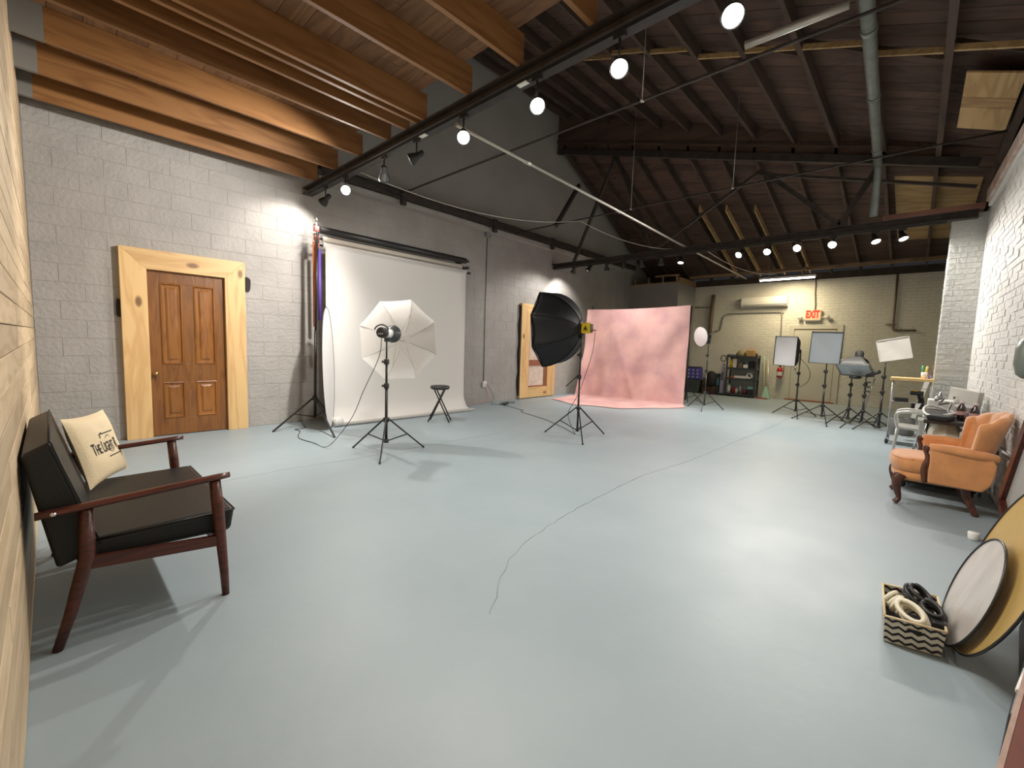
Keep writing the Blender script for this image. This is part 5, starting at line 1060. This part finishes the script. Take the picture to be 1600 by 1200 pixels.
# things on the table
o = MB().bb((6.95, -.36, .69), (7.22, -.14, .80)).build('white_box', 'white', None, bevel=.01); tag(o, 'low white box at the left end of the gear table top', 'box')
pnl = thing('grey_folder_box', 'flat grey-beige box standing upright at the back of the gear table', 'box', (6.9, -.5, .69)); MB().hexa([(6.70, -.50, .69), (7.2, -.30, .69), (7.22, -.34, .69), (6.72, -.54, .69), (6.74, -.52, .93), (7.24, -.32, .95), (7.26, -.36, .95), (6.76, -.56, .93)]).build('cover', mat('grey_beige_card', (.40, .39, .35), .6), pnl, bevel=.004)
MB().lathe([(.0, 0), (.018, 0), (.018, .004), (0, .004)], (7.05, -.355, .84), (-.4, .9, .1), 10).build('dark_dot', 'blackplastic', pnl)
for i, (x, y) in enumerate(((6.00, -.36), (5.86, -.44))):
    t = thing('soda_bottle', ('left' if i == 0 else 'right')+' one of two dark soda bottles with pink labels on the gear table', 'bottle', (x, y, .69), 0, 'soda bottles')
    MB().lathe([(.0, 0), (.032, .0), (.035, .02), (.035, .10), (.03, .125), (.014, .155), (.013, .165)], (x, y, .69), (0,0,1), 18).build('bottle', mat('dark_cola_bottle', (.02, .008, .006), .12, coat=.6), t)
    MB().lathe([(.0362, .055), (.0362, .09)], (x, y, .69), (0,0,1), 18, capa=False, capb=False).build('label_band', mat('pink_label', (.48, .28, .28), .6), t); MB().lathe([(.016, .163), (.016, .183), (0, .183)], (x, y, .69), (0,0,1), 14).build('cap', mat('pale_pink_cap', (.62, .50, .50), .4), t)
lp = MB(); c_ = Vector((6.35, -.26, .72)); lp.tube([c_+Vector((.36*math.cos(a), .16*math.sin(a), .03*math.sin(2*a)+.01)) for a in [2*PI*i/28 for i in range(28)]], .011, 8, closed=True); o = lp.build('folded_hoop', 'white'); tag(o, 'white wire hoop lying on the gear table', 'hoop')
o = MB().tube(smoothpath([(6.9, -.20, .80), (6.75, -.26, .84), (6.6, -.22, .78), (6.4, -.3, .82), (6.2, -.28, .74), (6.1, -.33, .73)], 5), .009, 8).build('cable_tangle', 'blackplastic'); tag(o, 'tangled black cable across the gear table', 'cable')
o = MB().tube(smoothpath([(6.85, -.25, .83), (6.9, -.24, .90), (6.84, -.22, .85), (6.7, -.2, .86), (6.62, -.19, .83)], 5), .010, 8).build('small_tripod', 'greymetal'); tag(o, 'little bent grey tripod on the white box of the gear table', 'tripod')
o = MB().box((5.82, -.22, .715), (.22, .16, .05), Matrix.Rotation(-.3, 3, 'Z')).build('black_pouch', 'blackfab', None, bevel=.02); tag(o, 'black pouch on the near end of the gear table behind the chair back', 'pouch')
o = MB().box((6.5, -.42, .745), (.36, .16, .10)).build('grey_case', mat('pinkish_grey_case', (.30, .27, .27), .5), None, bevel=.015); tag(o, 'pinkish grey case lying on the gear table by the upright box', 'case')
# suitcase on the floor behind the chair
su = thing('wheeled_case', 'low black wheeled case on the floor behind the armchair', 'case', (5.95, -.05, 0)); MB().bb((5.70, -.50, .05), (6.15, .02, .17)).build('shell', 'blackplastic', su, bevel=.02)
for x, y in ((5.75, -.0), (6.1, -.0), (5.75, -.46)): MB().lathe([(.0, -.012), (.03, -.012), (.03, .012), (0, .012)], (x, y, .03), (1,0,0), 14).build('wheel', 'blackplastic', su)
# white moulded chair between table and cart
wc = thing('plastic_chair', 'pale translucent plastic chair partly hidden behind the armchair', 'chair', (7.55, .03, 0))
MB().hexa([(7.30, -.30, .36), (7.72, -.30, .36), (7.72, .10, .38), (7.30, .10, .38), (7.30, -.30, .39), (7.72, -.30, .39), (7.72, .10, .41), (7.30, .10, .41)]).build('seat', 'clear', wc, bevel=.01)
MB().hexa([(7.34, -.33, .40), (7.68, -.33, .40), (7.68, -.30, .40), (7.34, -.30, .40), (7.32, -.43, .78), (7.70, -.43, .78), (7.70, -.40, .78), (7.32, -.40, .78)]).build('backrest', 'clear', wc, bevel=.01)
for x in (7.32, 7.70):
    MB().tube(smoothpath([(x, .10, .38), (x, .13, .55), (x, .02, .60), (x, -.22, .59), (x, -.38, .66)], 4), .016, 8).build('armrest', 'clear', wc)
    for y in (.10, -.28): MB().tube([(x, y, .37), (x, y+(.03 if y > 0 else -.05), 0)], [.02, .014], 8).build('leg', 'clear', wc)

# ================================================================== SHELF AND THINGS ALONG THE FAR WALL
SX0, SX1, SY0, SY1 = 13.42, 13.80, 3.23, 4.02
su = thing('shelf_unit', 'dark grey metal shelf unit against the far cream wall', 'shelf', (13.6, 3.62, 0))
M['shelfm'] = mat('dark_shelf_metal', (.045, .047, .05), .5, .2)
for x in (SX0, SX1-.03):
    for y in (SY0, SY1-.04): MB().bb((x, y, 0), (x+.03, y+.04, 1.20)).build('post', 'shelfm', su)
for z in (.06, .50, .80, 1.14): MB().bb((SX0-.005, SY0-.005, z-.02), (SX1, SY1+.005, z+.03)).build('shelf_board', 'shelfm', su, bevel=.004)
MB().bb((SX1-.01, SY0, .05), (SX1, SY1, 1.15)).build('back_sheet', mat('pale_back_sheet', (.42, .46, .44), .7), su)
def bottle(name, lb, y, z, r, h, m, x=13.52, cat='bottle', grp='bottles and cans on the shelf unit'):
    o = MB().lathe([(.0, 0), (r, 0), (r, h*.68), (r*.8, h*.8), (r*.35, h*.88), (r*.35, h), (0, h)], (x, y, z), (0,0,1), 14).build(name, m); return tag(o, lb, cat, grp)
bottle('spray_bottle', 'tall yellow bottle at the upper left of the shelf unit', 3.91, .83, .045, .25, 'yellow')
bottle('bottle', 'white-capped bottle at the lower left of the shelf unit', 3.93, .09, .05, .26, 'white')
bottle('bottle', 'grey bottle in the middle of the bottom shelf', 3.63, .09, .04, .27, 'greymetal')
bottle('bottle', 'dark red bottle on the bottom shelf left of the middle', 3.80, .09, .04, .20, 'red')
bottle('bottle', 'short cream bottle between the dark red and grey ones', 3.72, .09, .038, .16, 'creamplastic')
bottle('jar', 'dark maroon jar on the bottom shelf right of the middle', 3.50, .09, .055, .16, mat('maroon', (.15, .02, .03), .4))
for nm, lb, y0_, y1_, z, h, m, cat in (('book', 'pale upright book beside the yellow bottle on the shelf unit', 3.76, 3.86, .83, .26, 'creamplastic', 'book'), ('camera_box', 'small brown and grey box on the upper shelf', 3.60, 3.72, .83, .15, 'brownpipe', 'box'), ('white_bowl', 'small white box on the upper shelf beside the black bag', 3.46, 3.58, .83, .10, 'white', 'box'),
      ('black_bag', 'black bag at the upper right of the shelf unit', 3.28, 3.45, .83, .20, 'blackfab', 'bag'), ('tool_tray', 'long pale tray with tools on the middle shelf', 3.45, 3.80, .53, .07, 'white', 'tray'), ('orange_tool', 'small orange tool at the left of the middle shelf', 3.80, 3.90, .53, .05, 'orange', 'tool'),
      ('green_box', 'mint green box on the bottom shelf of the unit', 3.28, 3.42, .24, .08, mat('mint', (.20, .45, .36), .5), 'box'), ('dark_box', 'dark box under the mint green box on the bottom shelf', 3.27, 3.43, .09, .15, 'blackplastic', 'box'), ('low_case', 'flat blue-grey case on top of the shelf unit', 3.80, 4.00, 1.17, .045, mat('bluegrey', (.15, .19, .20), .5), 'case')):
    o = MB().bb((13.46, y0_, z), (13.70, y1_, z+h)).build(nm, m, None, bevel=.008); tag(o, lb, cat)
coil('coiled_cable', 'white coiled cord on the middle shelf of the unit', (13.46, 3.40, .62), .07, 3, .009, 'white', (-1, .1, .1), .9, .006, 7)['group'] = 'coiled cords at the far wall'
o = MB().lathe([(.0, 0), (.13, 0), (.14, .03), (.10, .12), (.06, .16), (0, .17)], (13.55, 3.68, 1.17), (0,0,1), 18).build('straw_hat', mat('olive_straw', (.20, .16, .08), .8)); tag(o, 'round olive-brown basket hat on top of the shelf unit', 'hat')
wbk = thing('wicker_basket', 'small tan basket with a thin handle on top of the shelf unit', 'basket', (13.55, 3.42, 1.17)); MB().hexa([(13.46, 3.34, 1.17), (13.64, 3.34, 1.17), (13.64, 3.52, 1.17), (13.46, 3.52, 1.17), (13.44, 3.32, 1.34), (13.66, 3.32, 1.34), (13.66, 3.54, 1.34), (13.44, 3.54, 1.34)]).build('body', mat('tan_wicker', (.55, .33, .10), .7, bump=.5), wbk, bevel=.01)
MB().tube(arc((13.55, 3.43, 1.34), (0,1,0), (0,0,1), .07, 0, PI, 10), .008, 6).build('handle', 'pinkred', wbk)
o = MB().lathe([(.0, 0), (.035, 0), (.04, .08), (.02, .1), (0, .1)], (13.52, 3.27, 1.17), (0,0,1), 12).build('small_pot', 'brownpipe'); tag(o, 'small brown pot right of the tan basket on the shelf unit', 'pot')
vc = thing('stick_vacuum', 'pale lilac stick vacuum with a loop handle standing left of the shelf unit', 'vacuum', (13.5, 4.05, 0)); M['lilac'] = mat('pale_lilac', (.34, .32, .42), .4)
MB().hexa([(13.45, 4.06, .05), (13.55, 4.06, .05), (13.55, 4.18, .05), (13.45, 4.18, .05), (13.45, 4.08, .95), (13.52, 4.08, .95), (13.52, 4.14, .95), (13.45, 4.14, .95)]).build('body', 'lilac', vc, bevel=.015); MB().tube([Vector((13.5, 4.13+.07*math.cos(a), 1.08+.09*math.sin(a))) for a in [2*PI*i/16 for i in range(16)]], .013, 8, closed=True).build('loop_handle', 'blackplastic', vc)
MB().bb((13.38, 4.0, 0), (13.56, 4.24, .06)).build('floor_head', 'blackplastic', vc, bevel=.01); MB().bb((13.43, 4.095, .45), (13.46, 4.125, .68)).build('black_grip', 'blackplastic', vc, bevel=.004)
for i, (y, m_, lb, h) in enumerate(((3.15, mat('pale_green_cloth', (.30, .48, .36), .8), 'tall pale green mop leaning right of the shelf unit', 1.18), (3.10, 'paleboard', 'wooden broom stick leaning right of the shelf unit', 1.05), (3.06, 'palepipe', 'pale metal pole leaning right of the shelf unit', 1.10))):
    t = thing('mop' if i == 0 else 'pole', lb, 'mop' if i == 0 else 'pole', (13.7, y-.1, 0)); MB().tube([(13.60+.05*i, y-.12, .03), (13.95, y+.02, h)], .014, 8).build('stick', m_, t)
    if i == 0: MB().hexa([(13.5, 2.88, 0), (13.72, 2.88, 0), (13.72, 3.08, 0), (13.5, 3.08, 0), (13.62, 2.98, .34), (13.68, 2.98, .34), (13.68, 3.04, .34), (13.62, 3.04, .34)]).build('mop_head', m_, t, bevel=.02)
o = MB().bb((13.5, 2.92, 0), (13.66, 3.20, .03)).build('dust_pan', 'red', None, bevel=.006); tag(o, 'flat dark red dust pan on the floor by the mop', 'dust pan')
# bags between the beauty dish and the vacuum
M['blueprint'] = mat('blue_violet_fabric', (.06, .05, .28), .7); M['brownbag'] = mat('dark_brown_leather', (.05, .022, .012), .5)
ib = thing('insulated_bag', 'blue-violet bag with a grid of pale motifs on the grey bin', 'bag', (13.5, 4.92, .40)); MB().bb((13.4, 4.74, .41), (13.65, 5.14, .76)).build('bag_body', 'blueprint', ib, bevel=.02, bseg=3)
for i in range(3):
    for j in range(3): MB().lathe([(.0, 0), (.036, 0), (.036, .003), (0, .003)], (13.40, 4.81+.13*i, .48+.105*j), (-1,0,0), 6, False).build('pale_motif', 'lilac', ib)
MB().bb((13.41, 4.76, .76), (13.64, 5.12, .79)).build('zip_lid', 'blackfab', ib, bevel=.01)
tub('storage_bin', 'dark grey lidded bin on the floor under the blue-violet bag', 13.52, 4.93, 0, .34, .46, .39, mat('dark_grey_bin', (.06, .07, .07), .5), 'bin')
o = MB().bb((13.35, 4.28, 0), (13.62, 4.66, .25)).build('suitcase', 'brownbag', None, bevel=.04, bseg=3); tag(o, 'low brown leather case on the floor beside the grey bin', 'case')
o = MB().box((13.5, 4.55, .36), (.24, .24, .22), Matrix.Rotation(.2, 3, 'Z')).build('tool_bag', mat('brown_patterned_cloth', (.14, .08, .045), .8, col2=(.03, .02, .02), vscale=30), None, bevel=.03); tag(o, 'brown patterned bag behind the beauty dish stand', 'bag')
o = MB().lathe([(.0, 0), (.13, .0), (.16, .08), (.15, .26), (.10, .40), (.05, .44), (0, .44)], (13.45, 4.42, .25), (0,0,1), 16).build('backpack', 'blackfab'); tag(o, 'rounded black backpack on top of the brown leather case', 'backpack')
cl = thing('cool_box', 'light blue cool box with a white latch left of the vacuum', 'cool box', (13.5, 4.25, .25)); MB().bb((13.5, 4.22, .27), (13.7, 4.42, .44)).build('body', mat('light_blue_plastic', (.10, .30, .42), .5), cl, bevel=.01); MB().bb((13.49, 4.21, .44), (13.71, 4.43, .49)).build('lid', 'bluelid' if 'bluelid' in M else mat('blue_grey_lid', (.14, .22, .27), .5), cl, bevel=.01); MB().bb((13.485, 4.30, .38), (13.50, 4.34, .44)).build('latch', 'white', cl)
o = MB().bb((13.48, 4.2, 0), (13.72, 4.44, .26)).build('green_crate', mat('dark_green_crate', (.03, .06, .045), .6), None, bevel=.01); tag(o, 'dark green crate on the floor under the light blue cool box', 'crate')
o = MB().bb((13.5, 4.22, .50), (13.68, 4.40, .62)).build('dark_pouch', mat('dark_green_pouch', (.02, .05, .035), .7), None, bevel=.02); tag(o, 'dark green pouch on the lid of the light blue cool box', 'pouch')

# ================================================================== CORDS
def cord(label, pts, r=.004, m='black', k=6, name='power_cable'):
    o = MB().tube(smoothpath(pts, k), r, 6).build(name, m); return tag(o, label, 'cord')
cord('thin black cord from the umbrella strobe looping over the floor to the backdrop stand', [(2.47, 4.26, 1.34), (2.48, 4.33, 1.1), (2.42, 4.55, .72), (2.36, 4.72, .38), (2.22, 4.9, .08), (2.16, 5.02, .006), (2.16, 5.28, .006), (2.13, 5.69, .006), (2.30, 6.1, .006), (2.29, 6.25, .006), (2.45, 6.30, .006), (2.55, 6.70, .006)])
cord('black cord leading from the power strip over the floor to the softbox stand', [(6.45, 6.30, .006), (6.55, 6.42, .006), (6.34, 5.68, .006), (6.28, 5.52, .006), (6.12, 5.42, .006), (5.86, 4.67, .006), (5.72, 4.4, .006), (5.5, 4.0, .006), (5.2, 3.55, .01)])
cord('black cord rising along the softbox stand to the yellow strobe', [(5.13, 3.5, .02), (5.10, 3.62, .3), (5.12, 3.48, .6), (5.20, 3.40, .95), (5.24, 3.34, 1.25), (5.16, 3.27, 1.5)])
cord('black cord dropping from the wall socket to the power strip', [(6.43, 6.77, .40), (6.52, 6.76, .34), (6.60, 6.74, .22), (6.62, 6.70, .1), (6.50, 6.66, .006), (6.40, 6.52, .006), (6.55, 6.40, .006), (6.62, 6.36, .03)])
cord('faded red cord running from the wall socket to the foot of the wall', [(6.42, 6.78, .38), (6.47, 6.79, .28), (6.50, 6.79, .12), (6.40, 6.78, .02), (6.1, 6.76, .006), (5.7, 6.75, .006)], .004, 'pinkred')
lp = MB().tube([Vector((6.86+.2*math.cos(a), 6.5+.10*math.sin(a), .007)) for a in [2*PI*i/20 for i in range(20)]], .005, 6, closed=True).build('cord_loop', 'black'); tag(lp, 'loop of black cord on the floor beside the power strip', 'cord')
pw = MB().box((6.62, 6.33, .022), (.28, .06, .035), Matrix.Rotation(.5, 3, 'Z')).build('power_strip', 'blackplastic', None, bevel=.006); tag(pw, 'black power strip on the floor below the wall socket', 'power strip')
